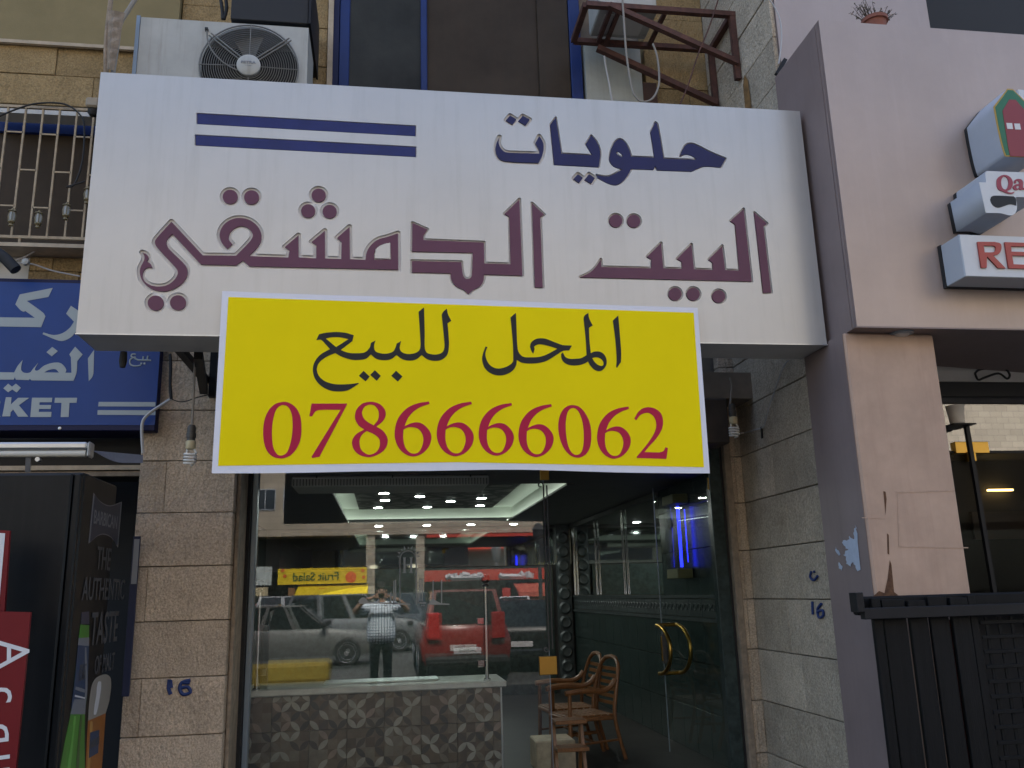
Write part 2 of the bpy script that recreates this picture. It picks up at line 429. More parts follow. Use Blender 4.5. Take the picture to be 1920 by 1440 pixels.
def stones_side(parent, y0, y1, zs, X, mat, joints, depth=.12, gap=.0035):
    for i in range(len(zs) - 1):
        ys = [y0] + sorted(joints[i % len(joints)]) + [y1]
        for a, c in zip(ys[:-1], ys[1:]):
            pr = random.uniform(-.004, .005)
            MB().box((X - pr, a + gap / 2, zs[i] + gap), (X + depth, c - gap / 2, zs[i + 1] - gap), .004).build('stone', mat, parent)
# upper wall strips: between the air conditioner and the window, right of the window, lintel band at the left
zt = [PX(600, y, Y=YW).z for y in (155, 125, 53)]
c0 = zt[2] - zt[1]
zs_u = [zt[1] - 2 * c0, zt[1] - c0, zt[1], zt[2], zt[2] + c0, zt[2] + 2 * c0]
xa, xb = PX(560, 80, Y=YW).x, PX(614, 80, Y=YW).x
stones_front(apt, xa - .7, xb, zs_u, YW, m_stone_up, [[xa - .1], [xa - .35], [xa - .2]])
MB().box((xb + .004, YW - .03, zs_u[0]), (xb + .05, YW + .1, zs_u[-1])).build('reveal_strip', m_cream, apt)
xc = PX(1205, 150, Y=YW).x
z4 = [PX(1250, y, Y=YW).z for y in (200, 166, 37)]
c1 = (z4[2] - z4[1])
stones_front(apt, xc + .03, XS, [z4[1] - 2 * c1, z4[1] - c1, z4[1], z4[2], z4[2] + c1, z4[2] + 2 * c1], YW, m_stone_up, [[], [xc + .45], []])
# lintel band left
Yl = 6.9
xl0, xl1 = PX(-30, 120, Y=Yl).x, PX(262, 120, Y=Yl).x
zb = [PX(60, y, Y=Yl).z for y in (196, 139, 84)]
stones_front(apt, xl0 - 1, xl1, zb, Yl, m_stone_up, [[PX(175, 160, Y=Yl).x, PX(175, 160, Y=Yl).x - 1.1], [PX(107, 105, Y=Yl).x]], depth=.2)
b = MB(); b.box((xl0 - 2, Yl - .035, zb[2] + .003), (PX(338, 30, Y=Yl).x, Yl + .2, zb[2] + 3)); b.build('plaster_parapet', m_plaster, apt)
b = MB(); b.bar((xl0 - 2, Yl - .035, zb[2] - .002), (xl1, Yl - .035, zb[2] - .008), .03, .03); b.build('mortar_bead', m_cream, apt)
stones_front(apt, PX(338, 30, Y=Yl).x + .01, PX(440, 30, Y=Yl).x, [zb[2], zb[2] + .5, zb[2] + 1], Yl + .02, m_stone_up, [[]])
# ---- big upper window
win = empty('window', (0, 0, 0)); win.parent = apt
for k in (win,): win.location = Vector((1, 7, 5)) - apt.location
zw0, zw1 = 3.7, 7.6
def vx(x, y, Y=YW): return PX(x, y, Y=Y).x
fx = [vx(622, 100), vx(655, 100), vx(789, 80), vx(801, 80), vx(1069, 90), vx(1090, 90)]
MB().box((fx[0], YW - .005, zw0), (fx[0] + .06, YW + .12, zw1)).build('outer_frame', m_signblue_d, win)
MB().box((fx[0] + .063, YW + .01, zw0), (fx[1], YW + .1, zw1), .006).build('frame', m_bluefr, win)
MB().box((fx[2], YW + .0, zw0), (fx[3], YW + .1, zw1), .006).build('frame', m_bluefr, win)
MB().box((fx[4], YW + .0, zw0), (fx[5], YW + .1, zw1), .006).build('frame', m_bluefr, win)
MB().box((fx[1], YW + .03, zw0), (fx[2], YW + .045, zw1)).build('pane', m_dirtyglass, win)
MB().box((fx[3], YW + .045, zw0), (fx[4], YW + .06, zw1)).build('pane', m_brownglass, win)
MB().box((fx[4] - .3, YW + .012, zw0), (fx[4] - .01, YW + .03, zw1)).build('pane', m_brownglass, win)
# ---- side wall of the recess (runs from the shop front out to the pink building), above and below the sign
sidew = empty('stone_wall', (XS, 6.4, 0), 'stone block side wall beside the shop entrance, next to the mauve column, blue spray paint on it', 'wall')
zj = [PX(1403.8, 851.5, X=XS).z, PX(1416, 938, X=XS).z, PX(1422, 1030.6, X=XS).z]
cs = (zj[0] - zj[2]) / 2
zs_s = [zj[1] + cs * k for k in range(-7, 14)]
ys_j = [PX(1470, 850, X=XS).y, PX(1458, 760, X=XS).y, PX(1475, 850, X=XS).y]
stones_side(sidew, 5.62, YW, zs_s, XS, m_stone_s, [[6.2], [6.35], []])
MB().box((XS + .1, 5.66, 0), (XS + .2, YW, zs_s[-1])).build('core', m_mortar, sidew)
# sprayed marks
def strokes(parent, name, lst, mapf, wd, mat):
    b = MB()
    for pl in lst:
        pts = [mapf(*p) for p in pl]
        b.tube(spline(pts, 3) if len(pts) > 2 else pts, wd, 6)
    return b.build(name, mat, parent)
mp = lambda x, y: PX(x, y, X=XS - .009)
strokes(sidew, 'sprayed_mark', [[(1521, 1072), (1519, 1082), (1526, 1088), (1533, 1080)], [(1526, 1071), (1527, 1073)]], mp, .009, m_spray)
strokes(sidew, 'sprayed_mark', [[(1523, 1128), (1524, 1152)], [(1540, 1132), (1533, 1142), (1535, 1157), (1543, 1155), (1543, 1145), (1534, 1146)]], mp, .010, m_spray)
# narrow stone return next to the door frame
ret = empty('stone_jamb', (vx(1370, 900), YW, 0), 'narrow stone jamb strip right of the glass door, in the corner of the recess', 'wall')
x0, x1 = vx(1364, 900), XS
stones_front(ret, x0, x1, zs_s[:12], YW, m_stone, [[x0 + (x1 - x0) * .55]], depth=.1)
# ---- left stone pillar
pil = empty('stone_pillar', (-1.4, YP, 0), 'square stone pillar left of the shop window, number 16 sprayed on it', 'pillar')
x0 = (PX(262, 860, Y=YP).x + PX(224, 1400, Y=YP).x) / 2; x1 = (PX(440, 900, Y=YP).x + PX(416, 1400, Y=YP).x) / 2
zp = [PX(330, y, Y=YP).z for y in (1379.5, 1266, 1159, 1057, 959, 863, 768, 676.7)]
cp_ = (zp[-1] - zp[0]) / 7
zp = [zp[0] + cp_ * k for k in range(-2, 10)]
zp[0] = .12
jj = [[], [], [PX(262, 1330, Y=YP).x], [], [PX(275, 1100, Y=YP).x], [], [PX(310, 910, Y=YP).x], [], [], [PX(330, 720, Y=YP).x], [], []]
for i in range(len(zp) - 1):
    stones_front(pil, x0, x1, zp[i:i + 2], YP, m_stone, [jj[i]], depth=.3)
MB().box((x0 + .02, YP + .05, .12), (x1 - .02, YP + .6, zp[-1])).build('core', m_mortar, pil)
mp = lambda x, y: PX(x, y, Y=YP - .009)
strokes(pil, 'sprayed_mark', [[(318, 1274), (316, 1290), (320, 1302)], [(319, 1276), (321, 1290)], [(357, 1275), (341, 1280), (337, 1292), (344, 1302), (357, 1298), (352, 1288), (340, 1290)], [(344, 1280), (356, 1280)]], mp, .013, m_spray)

# ---------------------------------------------------------------- shop sign
def rect_on(pts, Y):
    P = [PX(x, y, Y=Y) for x, y in pts]
    return (P[0].x + P[3].x) / 2, (P[1].x + P[2].x) / 2, (P[2].z + P[3].z) / 2, (P[0].z + P[1].z) / 2
sx0, sx1, sz0, sz1 = rect_on([(190, 130), (1497, 213), (1554, 647.5), (141.7, 624.5)], YS)
print('sign rect', sx0, sx1, sz0, sz1, [(tuple(round(v, 3) for v in PX(x, y, Y=YS))) for x, y in [(190, 130), (1497, 213), (1554, 647.5), (141.7, 624.5)]])
H = lambda t: outline(t, (240, 390), 6.857); I_ = lambda t: outline(t, (500, 340), 7.385); G_ = lambda t: outline(t, (740, 340), 6)
F_ = lambda t: outline(t, (1070, 370), 4.8); J_ = lambda t: outline(t, (900, 190), 7.68); K_ = lambda t: outline(t, (1120, 190), 7.385)
def conv(t, o, s, o2, s2):  # points given in another enlargement
    out = []
    for k in t.split():
        sm = '~' if k[0] == '~' else ''; x, y = [float(v) for v in k.lstrip('~').split(',')]
        out.append('%s%.2f,%.2f' % (sm, (o[0] + x / s - o2[0]) * s2, (o[1] + y / s - o2[1]) * s2))
    return ' '.join(out) + ' '
I2H = lambda t: conv(t, (500, 340), 7.385, (240, 390), 6.857)
qaf = H('560,178 962,610 1390,615 ~1560,440 ~1605,360 ~1580,295 ~1520,248 ~1455,232 ~1370,262 ~1315,315 ~1293,385 ~1310,430 1342,463 1280,527 ~1215,460 ~1180,375 ~1190,290 ~1250,200 ~1350,143 ~1450,130 ~1560,155 ~1660,230 ~1712,330 ~1707,430 ~1660,510 1555,620 '
        + I2H('300,1057 318,960 252,912 440,750 442,1055 686,1068 688,885 622,842 805,688 808,1070 1033,1078 1038,840 975,787 1148,632 1153,1080 1368,1088 ~1385,985 ~1440,890 ~1540,810 ~1690,765 1818,720 1822,1224 ')
        + '1560,750 1478,675 1390,738 940,727 ~600,366 ~570,340 ~530,375 ~495,425 ~498,475 ~530,530 ~735,735 ~765,810 ~752,890 ~690,975 ~600,1035 ~480,1072 ~350,1058 ~250,1005 ~180,925 ~153,830 ~165,760 ~205,680 ~212,620 185,572 ~235,595 ~264,640 244,690 ~290,720 312,770 ~260,765 ~215,790 ~188,850 ~195,910 ~235,962 ~310,1000 ~420,1010 ~520,985 ~600,920 ~640,850 ~632,795 ~590,740 ~370,500 ~346,440 ~375,385')
mimhole = I_('1715,852 1722,1085 1490,1088 ~1488,1010 ~1520,925 ~1600,875')
px_groups = {  # name: (rim width, [letter loops], material)
    'qaf': (.017, [[qaf, mimhole], [circle(597.5, 366.4, 13.3, 12.6)], [circle(577.8, 395.8, 13.2, 12.6)], [circle(618.1, 397, 13.2, 12.6)],
                   [circle(431.7, 369.3, 14, 13.2)], [circle(471.7, 370.2, 14, 13.2)], [circle(292, 568.3, 15, 14)], [circle(333.8, 567.7, 15, 14)]], m_maroon),
    'dal': (.0115, [[G_('1402,205 1436,1062 1005,1048 ~1000,1110 ~960,1180 ~885,1222 830,1268 ~780,1225 ~690,1178 ~642,1110 628,1035 195,1025 195,897 750,910 ~765,1045 ~788,1090 ~820,1100 ~855,1085 ~870,1040 878,805 195,790 200,470 368,543 322,612 325,662 1003,690 1008,925 1303,935 1290,400 1235,370')],
                    [G_('1545,250 1680,378 1636,405 1665,1195 1578,1193')]], m_maroon),
    'beh': (.0105, [[F_('1555,108 1628,758 84,720 ~175,676 ~230,620 270,560 276,628 723,640 728,560 685,538 812,412 832,640 1003,645 1000,580 955,555 1085,425 1108,648 1279,655 1276,588 1240,562 1362,438 1388,655 1517,660 1480,245 1435,215')],
                    [F_('1652,140 1766,238 1733,262 1803,858 1733,862')]] + [[circle(1070 + x / 4.8, 370 + y / 4.8, 12.2, 12)] for x, y in ((405, 213), (567, 216), (938, 872), (1102, 872), (1331, 893))], m_maroon),
    'teh': (.0155, [[J_('280,515 ~268,600 ~295,672 ~350,727 420,742 855,757 ~850,705 797,606 852,503 ~900,580 ~916,660 ~895,780 842,890 ~370,865 ~270,820 ~225,720 ~235,615')],
                    [J_('432,205 523,265 465,335 372,278')], [J_('615,212 715,265 655,348 551,285')], [J_('1410,1050 1480,1105 1425,1175 1345,1120')], [J_('1570,1050 1652,1108 1600,1187 1505,1130')]], m_blue),
    'waw': (.007, [[J_('1010,340 1090,235 1172,755 1618,778 1520,622 1600,492 ~1680,590 ~1730,735 1708,950 1068,915')],
                   [K_('1775,795 1705,918 ~1480,903 ~1410,925 1300,974 825,957 803,893 777,950 466,938 ~440,990 ~380,1080 ~300,1145 ~230,1160 ~130,1130 0,1062 -15,1022 ~60,1037 ~150,1042 ~250,1000 345,943 ~230,905 ~172,830 ~172,740 ~205,630 ~250,555 ~310,525 ~370,560 ~430,650 468,768 790,782 735,430 800,290 ~830,320 915,795 1340,812 1372,798 ~1290,752 ~1210,738 1140,768 ~1170,690 ~1215,615 ~1280,587 ~1360,605 ~1560,705'),
                    K_('256,705 ~290,700 ~350,765 ~285,750')]], m_blue),
    'bar': (.0045, [[outline('370,213.5 779,237 779,255.5 370,232.5')], [outline('367,254 779.5,276.5 779.5,294.5 367,272.8')]], m_bluebar)}
sign = empty('shop_sign', ((sx0 + sx1) / 2, YS + .3, (sz0 + sz1) / 2), 'large white box sign with maroon and navy Arabic lettering over the shop', 'sign')
holes = []; RD = .015
for gname, (off, letters, mt) in px_groups.items():
    lw = [on(l, YS + .006) for l in letters]
    holes += contours([lp for l in lw for lp in l[:1]], off, .0045)
    isl = [l[1] for l in lw if len(l) > 1]
    for q in isl:                                   # counters big enough to leave an island of panel
        r = contours([q], -off * .9, .004)
        holes += [p for p in r if len(p) > 8]
    for l in lw:
        fill('letter' if len(l[0]) != 28 else 'letter_dot', l, (0, YS, 0), 'front', -RD + .0005, -.0025, mt, sign)
fill('face_panel', [[(sx0, sz0), (sx1, sz0), (sx1, sz1), (sx0, sz1)]] + holes, (0, YS, 0), 'front', -.0045, 0, m_white, sign)
b = MB(); b.box((sx0 + .01, YS + RD, sz0 + .01), (sx1 - .01, YS + RD + .012, sz1 - .01)); b.build('backing_panel', m_recess, sign)
SD = .37
b = MB(); t = .006
b.box((sx0, YS + .0055, sz0), (sx0 + t, YS + SD, sz1)); b.box((sx1 - t, YS + .0055, sz0), (sx1, YS + SD, sz1))
b.box((sx0 + t, YS + .0055, sz1 - t), (sx1 - t, YS + SD, sz1)); b.build('side_return', m_white, sign)
MB().box((sx0 + t + .001, YS + .0055, sz0), (sx1 - t - .001, YS + SD, sz0 + t)).build('underside_panel', m_under, sign)
MB().box((sx0 + t + .002, YS + SD - .02, sz0 + t + .002), (sx1 - t - .002, YS + SD - .005, sz1 - t - .002)).build('back_panel', m_under, sign)
b = MB()
b.box((sx0 - .003, YS - .004, sz0 - .004), (sx1 + .003, YS + .012, sz0 + .004)); b.build('edge_trim', m_alu, sign)

# ---------------------------------------------------------------- yellow banner
YB = YS - .03
ban = empty('banner', (.3, YB, 2.6), 'yellow for-sale banner with white border, black Arabic words and crimson phone number 0786666062', 'banner')
A_ = lambda t: outline(t, (570, 560), 6.4); B_ = lambda t: outline(t, (880, 560), 6.4); C_ = lambda t: outline(t, (480, 740), 9.6); D_ = lambda t: outline(t, (650, 740), 9.6); E_ = lambda t: outline(t, (1030, 740), 8)
out = [(416.7, 545.5)] + [(416.7 + (1308 - 416.7) * k / 10, 545.5 + 31.5 * k / 10 + .8 * math.sin(k)) for k in range(1, 10)] + [(1308, 577), (1331, 887.5)] + [(1331 - 934 * k / 16, 887.5 - 7 * math.exp(-((k - 6.5) / 3.) ** 2) - 3 * math.exp(-((k - 11) / 2.) ** 2)) for k in range(1, 16)] + [(397, 887.5)]
yl = [(428.5, 557), (1300.4, 586.5), (1319.8, 876), (860, 866.5), (760, 868), (409, 873.5)]
fill('sheet', on([out], YB), (0, YB, 0), 'front', -.0015, .0, m_vinyl, ban)
fill('yellow_field', on([yl], YB), (0, YB, 0), 'front', .0012, .0022, m_yellow, ban)
def prt(name, loops, mt): fill(name, on(loops, YB), (0, YB, 0), 'front', .0036, .0044, mt, ban)
prt('word', [A_('148,500 182,428 ~270,410 ~385,402 ~500,412 596,440 580,512 440,617 ~520,648 ~625,657 ~730,645 ~785,595 805,533 858,503 ~840,570 ~855,630 ~920,658 ~1000,660 ~1070,635 ~1097,590 1114,540 1166,510 ~1148,590 ~1170,640 ~1235,665 ~1310,660 ~1370,635 ~1395,590 ~1395,480 1375,160 1440,106 ~1448,400 ~1450,600 ~1475,650 ~1540,670 ~1610,668 ~1665,640 ~1685,580 ~1680,480 1652,195 ~1670,160 1713,122 ~1730,195 1767,268 1722,297 ~1735,450 ~1738,580 ~1715,680 ~1650,735 ~1570,748 ~1480,730 1412,678 ~1350,728 ~1270,745 ~1180,728 1110,678 ~1050,725 ~970,740 ~870,725 803,672 ~745,722 ~640,738 ~560,732 ~450,697 375,655 ~280,695 ~190,760 ~155,840 ~175,920 ~240,985 ~340,1022 ~450,1030 ~560,1025 655,1012 657,1022 ~600,1060 ~530,1100 ~430,1115 ~320,1105 ~215,1055 ~140,975 ~108,880 ~120,780 ~190,680 312,607 ~260,550 ~205,497'),
              A_('262,480 ~330,466 ~430,466 535,488 385,583')], m_black)
for t in ('715,868 788,937 740,994 659,928', '850,860 922,928 873,987 795,917', '1104,867 1181,935 1126,997 1047,928'): prt('letter_dot', [A_(t)], m_black)
prt('word', [B_('1720,265 1785,203 ~1803,420 ~1820,640 1817,762 1769,832 1761,823 ~1765,720 ~1750,500')], m_black)
prt('word', [B_('1426,172 ~1437,240 1478,324 1434,352 ~1440,500 1455,655 ~1500,637 ~1560,637 ~1615,670 ~1645,735 ~1640,800 ~1600,855 ~1555,872 ~1500,855 ~1450,805 1422,757 ~1380,780 ~1310,800 ~1210,800 ~1140,770 ~1105,720 1100,665 1122,647 ~1150,700 ~1200,722 ~1280,722 ~1340,715 1405,680 ~1395,500 1370,250 ~1378,210'),
              B_('1472,715 ~1520,705 ~1570,720 ~1605,760 ~1600,805 ~1550,800 ~1505,765')], m_black)
prt('word', [B_('558,172 ~565,350 ~578,600 ~600,660 ~650,700 ~740,705 ~840,700 ~930,670 1055,603 ~960,572 ~860,550 ~810,555 775,578 782,608 765,664 ~740,620 727,580 ~740,530 ~790,490 ~850,477 ~920,485 ~1020,523 ~1110,556 1160,562 1229,565 1197,623 ~1120,630 ~1040,680 ~930,745 ~840,772 ~720,780 ~630,770 568,737 ~560,800 ~520,865 ~440,910 ~350,923 ~260,900 ~185,835 ~153,740 ~160,670 195,575 216,585 ~195,640 ~195,700 ~230,780 ~290,828 ~360,840 ~440,820 ~500,785 526,750 ~522,550 493,228')], m_black)
S = lambda t: ' '.join('~' + k for k in t.split())
prt('digit', [C_(S('490,132 600,150 720,240 795,380 818,560 810,760 755,930 640,1080 520,1140 430,1150 310,1120 210,1030 150,880 130,680 150,480 220,300 340,175')), C_(S('495,188 580,225 640,340 660,520 650,720 615,900 550,1050 460,1097 385,1075 320,970 292,800 290,620 310,450 360,280 430,205'))], m_crimson)
prt('digit', [C_('1002,162 1640,162 1637,182 1143,1120 1012,1141 1001,1117 1523,275 ~1150,277 ~1070,305 1008,394 962,390')], m_crimson)
prt('digit', [D_('~470,132 ~600,175 ~690,280 ~700,380 ~650,480 535,577 ~650,650 ~725,760 ~738,860 ~690,980 ~580,1070 ~440,1122 ~370,1125 ~230,1085 ~130,990 ~97,880 ~115,790 ~190,700 318,630 ~220,560 ~160,460 ~150,370 ~185,260 ~280,165 ~380,135'),
               D_('487,555 ~560,460 ~580,370 ~565,280 ~500,200 ~420,182 ~330,215 ~280,300 ~280,360 ~310,430 ~380,495'), D_('362,655 ~290,710 ~240,790 ~232,870 ~255,980 ~330,1055 ~410,1080 ~510,1050 ~580,970 ~600,870 ~580,790 ~500,720')], m_crimson)
six = [D_('1480,124 1490,168 ~1330,225 ~1200,310 ~1100,430 1040,572 ~1130,528 ~1240,500 ~1350,520 ~1450,600 ~1515,710 ~1520,820 ~1470,950 ~1360,1060 ~1230,1112 ~1130,1105 ~1010,1040 ~920,930 ~870,790 ~865,660 ~900,490 ~980,350 ~1110,230 ~1290,155'),
       D_('1022,632 ~1090,595 ~1190,588 ~1290,620 ~1360,710 ~1380,820 ~1350,950 ~1290,1040 ~1200,1062 ~1120,1030 ~1050,940 ~1018,800')]
for bx in ((740.1, 808.5, 752.9, 855.9), (819, 887.9, 753.3, 855.4), (897.6, 963, 755.8, 854.4), (972.1, 1037.5, 757.9, 856.9), (1119.4, 1182.1, 762.5, 860)):
    f = lambda p: (bx[0] + (p[0] - 740.1) / 68.4 * (bx[1] - bx[0]), bx[2] + (p[1] - 752.9) / 103 * (bx[3] - bx[2]))
    prt('digit', [[f(p) for p in l] for l in six], m_crimson)
prt('digit', [E_(S('350,158 440,180 530,270 600,410 627,580 615,760 560,880 470,940 400,945 310,910 220,810 160,670 132,500 150,340 210,220 280,170')), E_(S('355,200 420,235 475,340 505,470 515,620 505,780 470,875 400,905 335,870 285,780 255,640 243,480 255,330 290,235'))], m_crimson)
prt('digit', [E_('1272,360 ~1330,265 ~1400,207 ~1490,190 ~1600,220 ~1680,300 ~1703,420 ~1680,530 ~1600,660 ~1500,770 1423,862 1650,868 ~1710,845 1740,790 1776,802 1752,965 1312,950 1306,935 ~1420,800 ~1530,650 ~1590,530 ~1600,430 ~1570,340 ~1500,280 ~1430,278 ~1360,310 1300,386')], m_crimson)
# ---------------------------------------------------------------- pink building at the right
XF = 2.952; YF = 4.88
pk = empty('pink_building', (4.5, 6, 0), 'pink clad building with overhanging fascia and square column, right of the white shop sign', 'building')
zf0 = PX(1608.7, 612.5, Y=YF).z; zf1 = PX(1532, 37, Y=YF).z
XE = 9.0
b = MB()
b.quad((XF, YF, zf0), (XE, YF, zf0), (XE, YF, zf1), (XF, YF, zf1)); b.build('fascia_front', m_pink, pk)
YFB = 5.58
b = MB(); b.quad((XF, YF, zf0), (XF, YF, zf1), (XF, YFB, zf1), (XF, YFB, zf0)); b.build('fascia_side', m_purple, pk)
b = MB(); b.box((XF - .003, YF + .02, zf0 + .004), (XF - .0005, YF + .045, zf1 - .004)); b.box((XF - .004, YF + .055, zf0 + .004), (XF - .0005, YF + .059, zf1 - .004)); b.build('corner_strip', m_purple, pk)
b = MB(); b.quad((XF, YF, zf1), (XE, YF, zf1), (XE, YFB, zf1), (XF, YFB, zf1)); b.build('fascia_top', m_pink, pk)
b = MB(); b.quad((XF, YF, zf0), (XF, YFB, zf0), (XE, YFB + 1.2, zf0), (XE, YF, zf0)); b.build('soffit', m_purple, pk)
b = MB(); b.box((XF - .006, YF - .004, zf0 - .006), (XE, YF + .006, zf0 + .004)); b.build('edge_trim', m_purple, pk)
# recessed soffit lamp
p = PX(1690, 624, Z=zf0)
MB().lathe([(.075, 0), (.075, -.008), (.06, -.012)], (p.x, p.y, zf0 - .001), n=24).build('soffit_lamp_ring', m_bluealu, pk)
MB().lathe([(.05, 0), (.04, -.01), (.0, -.016)], (p.x, p.y, zf0 - .0125), n=20).build('soffit_lamp_lens', m_alu, pk)
# column
xc0 = 2.925; xc1 = PX(1790, 900, Y=5.0).x; YC = 5.0
b = MB(); b.box((xc0, YC, 0), (xc1, YC + .55, zf0 - .003), .012); b.build('column', m_pinkcol, pk)
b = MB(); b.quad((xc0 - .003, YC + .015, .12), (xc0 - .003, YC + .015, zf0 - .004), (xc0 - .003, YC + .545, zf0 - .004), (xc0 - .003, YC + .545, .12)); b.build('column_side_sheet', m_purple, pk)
b = MB(); b.box((xc0 - .006, YC + .012, .12), (xc0 - .0035, YC + .05, zf0 - .005)); b.build('corner_strip', m_purple, pk)
# marks on the column face: filled patch lines and rust run
mf = lambda x, y: PX(x, y, Y=YC - .002)
def flat(name, pts, Y, mat, parent, d=.0015): return fill(name, on([pts], Y), (0, Y, 0), 'front', d, d + .001, mat, parent)
m_run = M('rust_run', (.10, .045, .02), rough=.85, var=.5, vs=30)
m_patch = M('patched_paint', (.42, .29, .215), rough=.7, var=.12, vs=20)
flat('rust_run', outline('1668,1050 1671,1058 1676,1110 1684,1116 1650,1124 1632,1122 1648,1108 1658,1112 1664,1085'), YC, m_run, pk)
flat('rust_run', outline('1663,1000 1666,1003 1667,1040 1664,1038'), YC, m_run, pk)
flat('rust_run', outline('1656,921 1660,922 1662,935 1660,965 1658,940'), YC, m_run, pk)
for t in ('1680,921 1790,918 1790,921 1680,924', '1616,970 1660,972 1660,973 1616,971.5', '1682,925 1685,925 1688,1025 1685,1026', '1688,1023 1815,1026 1815,1028 1688,1026'): flat('filled_joint', outline(t), YC, m_patch, pk)
m_torn = M('torn_paper', (.42, .47, .55), rough=.7, var=.1, vs=20)
torn = [[(1604, 985), (1608, 1000), (1613, 1068), (1606, 1070), (1602, 1055), (1594, 1062), (1586, 1054), (1588, 1046), (1582, 1038), (1590, 1030), (1578, 1018), (1588, 1012), (1594, 1006), (1602, 1012), (1600, 998)],
        [(1568, 1026), (1576, 1040), (1573, 1042), (1566, 1032)], [(1572, 1054), (1580, 1062), (1578, 1070), (1573, 1064)]]
def ragged(pl, amp, k=4):
    out = []
    for (a, b_), (c, d) in zip(pl, pl[1:] + pl[:1]):
        for j in range(k): t = j / k; out.append((a + (c - a) * t + random.uniform(-amp, amp), b_ + (d - b_) * t + random.uniform(-amp, amp)))
    return out
torn = [ragged(t, 2.2 if i == 0 else 1.2) for i, t in enumerate(torn)]
for tl in torn:
    fill('torn_sticker', [[(-PX(x, y, X=xc0 - .006).y, PX(x, y, X=xc0 - .006).z) for x, y in tl]], (xc0 - .006, 0, 0), 'left', .0005, .0015, m_torn, pk)
# upper wall over the fascia
b = MB(); xu0 = PX(1458, 60, Y=5.6).x
b.box((xu0, 5.6, zf1 - 1.5), (PX(1740, 25, Y=5.6).x, 5.9, 10.7)); b.build('upper_pier', m_pink, pk)
b = MB(); b.quad((xu0 - .004, 5.61, zf1 - 1.4), (xu0 - .004, 5.61, 12), (xu0 - .004, 5.89, 12), (xu0 - .004, 5.89, zf1 - 1.4)); b.build('upper_pier_side', m_purple, pk)
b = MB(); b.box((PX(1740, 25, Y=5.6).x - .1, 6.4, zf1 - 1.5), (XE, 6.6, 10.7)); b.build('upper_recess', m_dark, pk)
b = MB(); b.box((3.62, 6.7, zf1 - .2), (14, 18, 10.7)); b.build('wall', m_pink, pk)
b = MB(); b.bar(PX(1456, 140, Y=5.58), PX(1472, 112, Y=5.58), .03, .03); b.build('bracket', m_blacksteel, pk)
# restaurant front behind the column
YR = 6.0
rf = empty('restaurant_entrance', (4.2, YR, 0), 'glazed restaurant entrance with brass patch fitting, behind the black fence at the far right', 'shopfront')
xr0 = xc1 - .25
zt0, zt1 = PX(1860, 745, Y=YR).z, PX(1860, 845, Y=YR).z
b = MB(); b.box((xr0, YR - .05, zt0 + .26), (XE, YR + .3, zf0 + .2)); b.build('lintel', m_blacksteel, rf)
b = MB(); b.box((xr0, YR - .02, zt0 + .12), (XE, YR + .1, zt0 + .255)); b.build('shutter_box', m_under, rf)
b = MB(); b.box((xr0, YR - .03, zt0), (XE, YR + .04, zt0 + .115)); b.build('dark_rail', m_dark, rf)
b = MB(); b.tube(spline([PX(x, y, Y=YR - .1) for x, y in ((1828, 700), (1834, 712), (1846, 708), (1872, 700), (1888, 710), (1893, 702), (1880, 690), (1840, 692), (1828, 700))], 4), .009, 6); b.build('hanging_cable', m_rubber, rf)
b = MB(); b.quad((xr0, YR, zt1), (XE, YR, zt1), (XE, YR, zt0 - .003), (xr0, YR, zt0 - .003)); b.build('transom_pane', glass('transom_glass', tint=(.55, .6, .55), ior=2.2, dirt=.2), rf)
b = MB(); b.quad((xr0, YR + .012, .12), (XE, YR + .012, .12), (XE, YR + .012, zt1 - .02), (xr0, YR + .012, zt1 - .02)); b.build('pane', glass('clear_door_glass', ior=1.1, dirt=.0), rf)
b = MB(); b.box((xr0, YR - .005, zt1 - .02), (XE, YR + .02, zt1)); b.build('dark_rail', m_dark, rf)
q0, q1 = PX(1793, 850, Y=YR - .03), PX(1853, 828, Y=YR - .03)
b = MB(); b.box((q0.x, YR - .03, q0.z), (q1.x, YR + .03, q1.z), .004); b.build('brass_patch', m_gold, rf)
q0, q1 = PX(1815, 865, Y=YR - .035), PX(1828, 847, Y=YR - .035)
b = MB(); b.box((q0.x, YR - .045, q0.z), (q1.x, YR - .001, q1.z), .004); b.build('brass_clip', m_gold, rf)
b = MB(); b.bar(PX(1812, 800, Y=YR - .15), PX(1866, 1125, Y=YR - .15), .03, .03); b.build('pull_bar', m_blacksteel, rf)
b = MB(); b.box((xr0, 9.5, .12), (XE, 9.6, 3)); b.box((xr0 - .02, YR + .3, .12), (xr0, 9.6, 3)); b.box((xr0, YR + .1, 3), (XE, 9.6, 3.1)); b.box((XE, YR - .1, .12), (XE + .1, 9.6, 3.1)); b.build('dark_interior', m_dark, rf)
q = PX(1882, 915, Y=9.4)
MB().box((q.x - .18, 9.42, q.z - .03), (q.x + .14, 9.46, q.z - .01)).build('warm_lamp', M('warm_glow', (1, .62, .2), emis=2.5), rf)
b = MB(); q0, q1 = PX(1840, 1010, Y=9.3), PX(1925, 925, Y=9.3); b.box((q0.x, 9.4, q0.z), (q1.x, 9.45, q1.z - .2)); b.build('wall_panel', M('dark_wood_panel', (.05, .03, .02), rough=.5), rf)
b = MB(); q = PX(1793, 765, Y=5.8)
b.lathe([(.0, 0), (.05, .0), (.055, .06), (.065, .13), (.07, .135), (.06, .13)], (q.x - .01, 5.8, q.z - .12), n=18); cup = b.build('paper_cup', M('cup_paper', (.5, .48, .45), rough=.7)); tag(cup, 'pale paper cup wedged beside the pink column top, by the restaurant lintel', 'cup')
b = MB(); b.box((q.x - .08, 5.74, q.z - .135), (q.x + .1, 5.98, q.z - .125)); b.build('cup_ledge', m_blacksteel, rf)

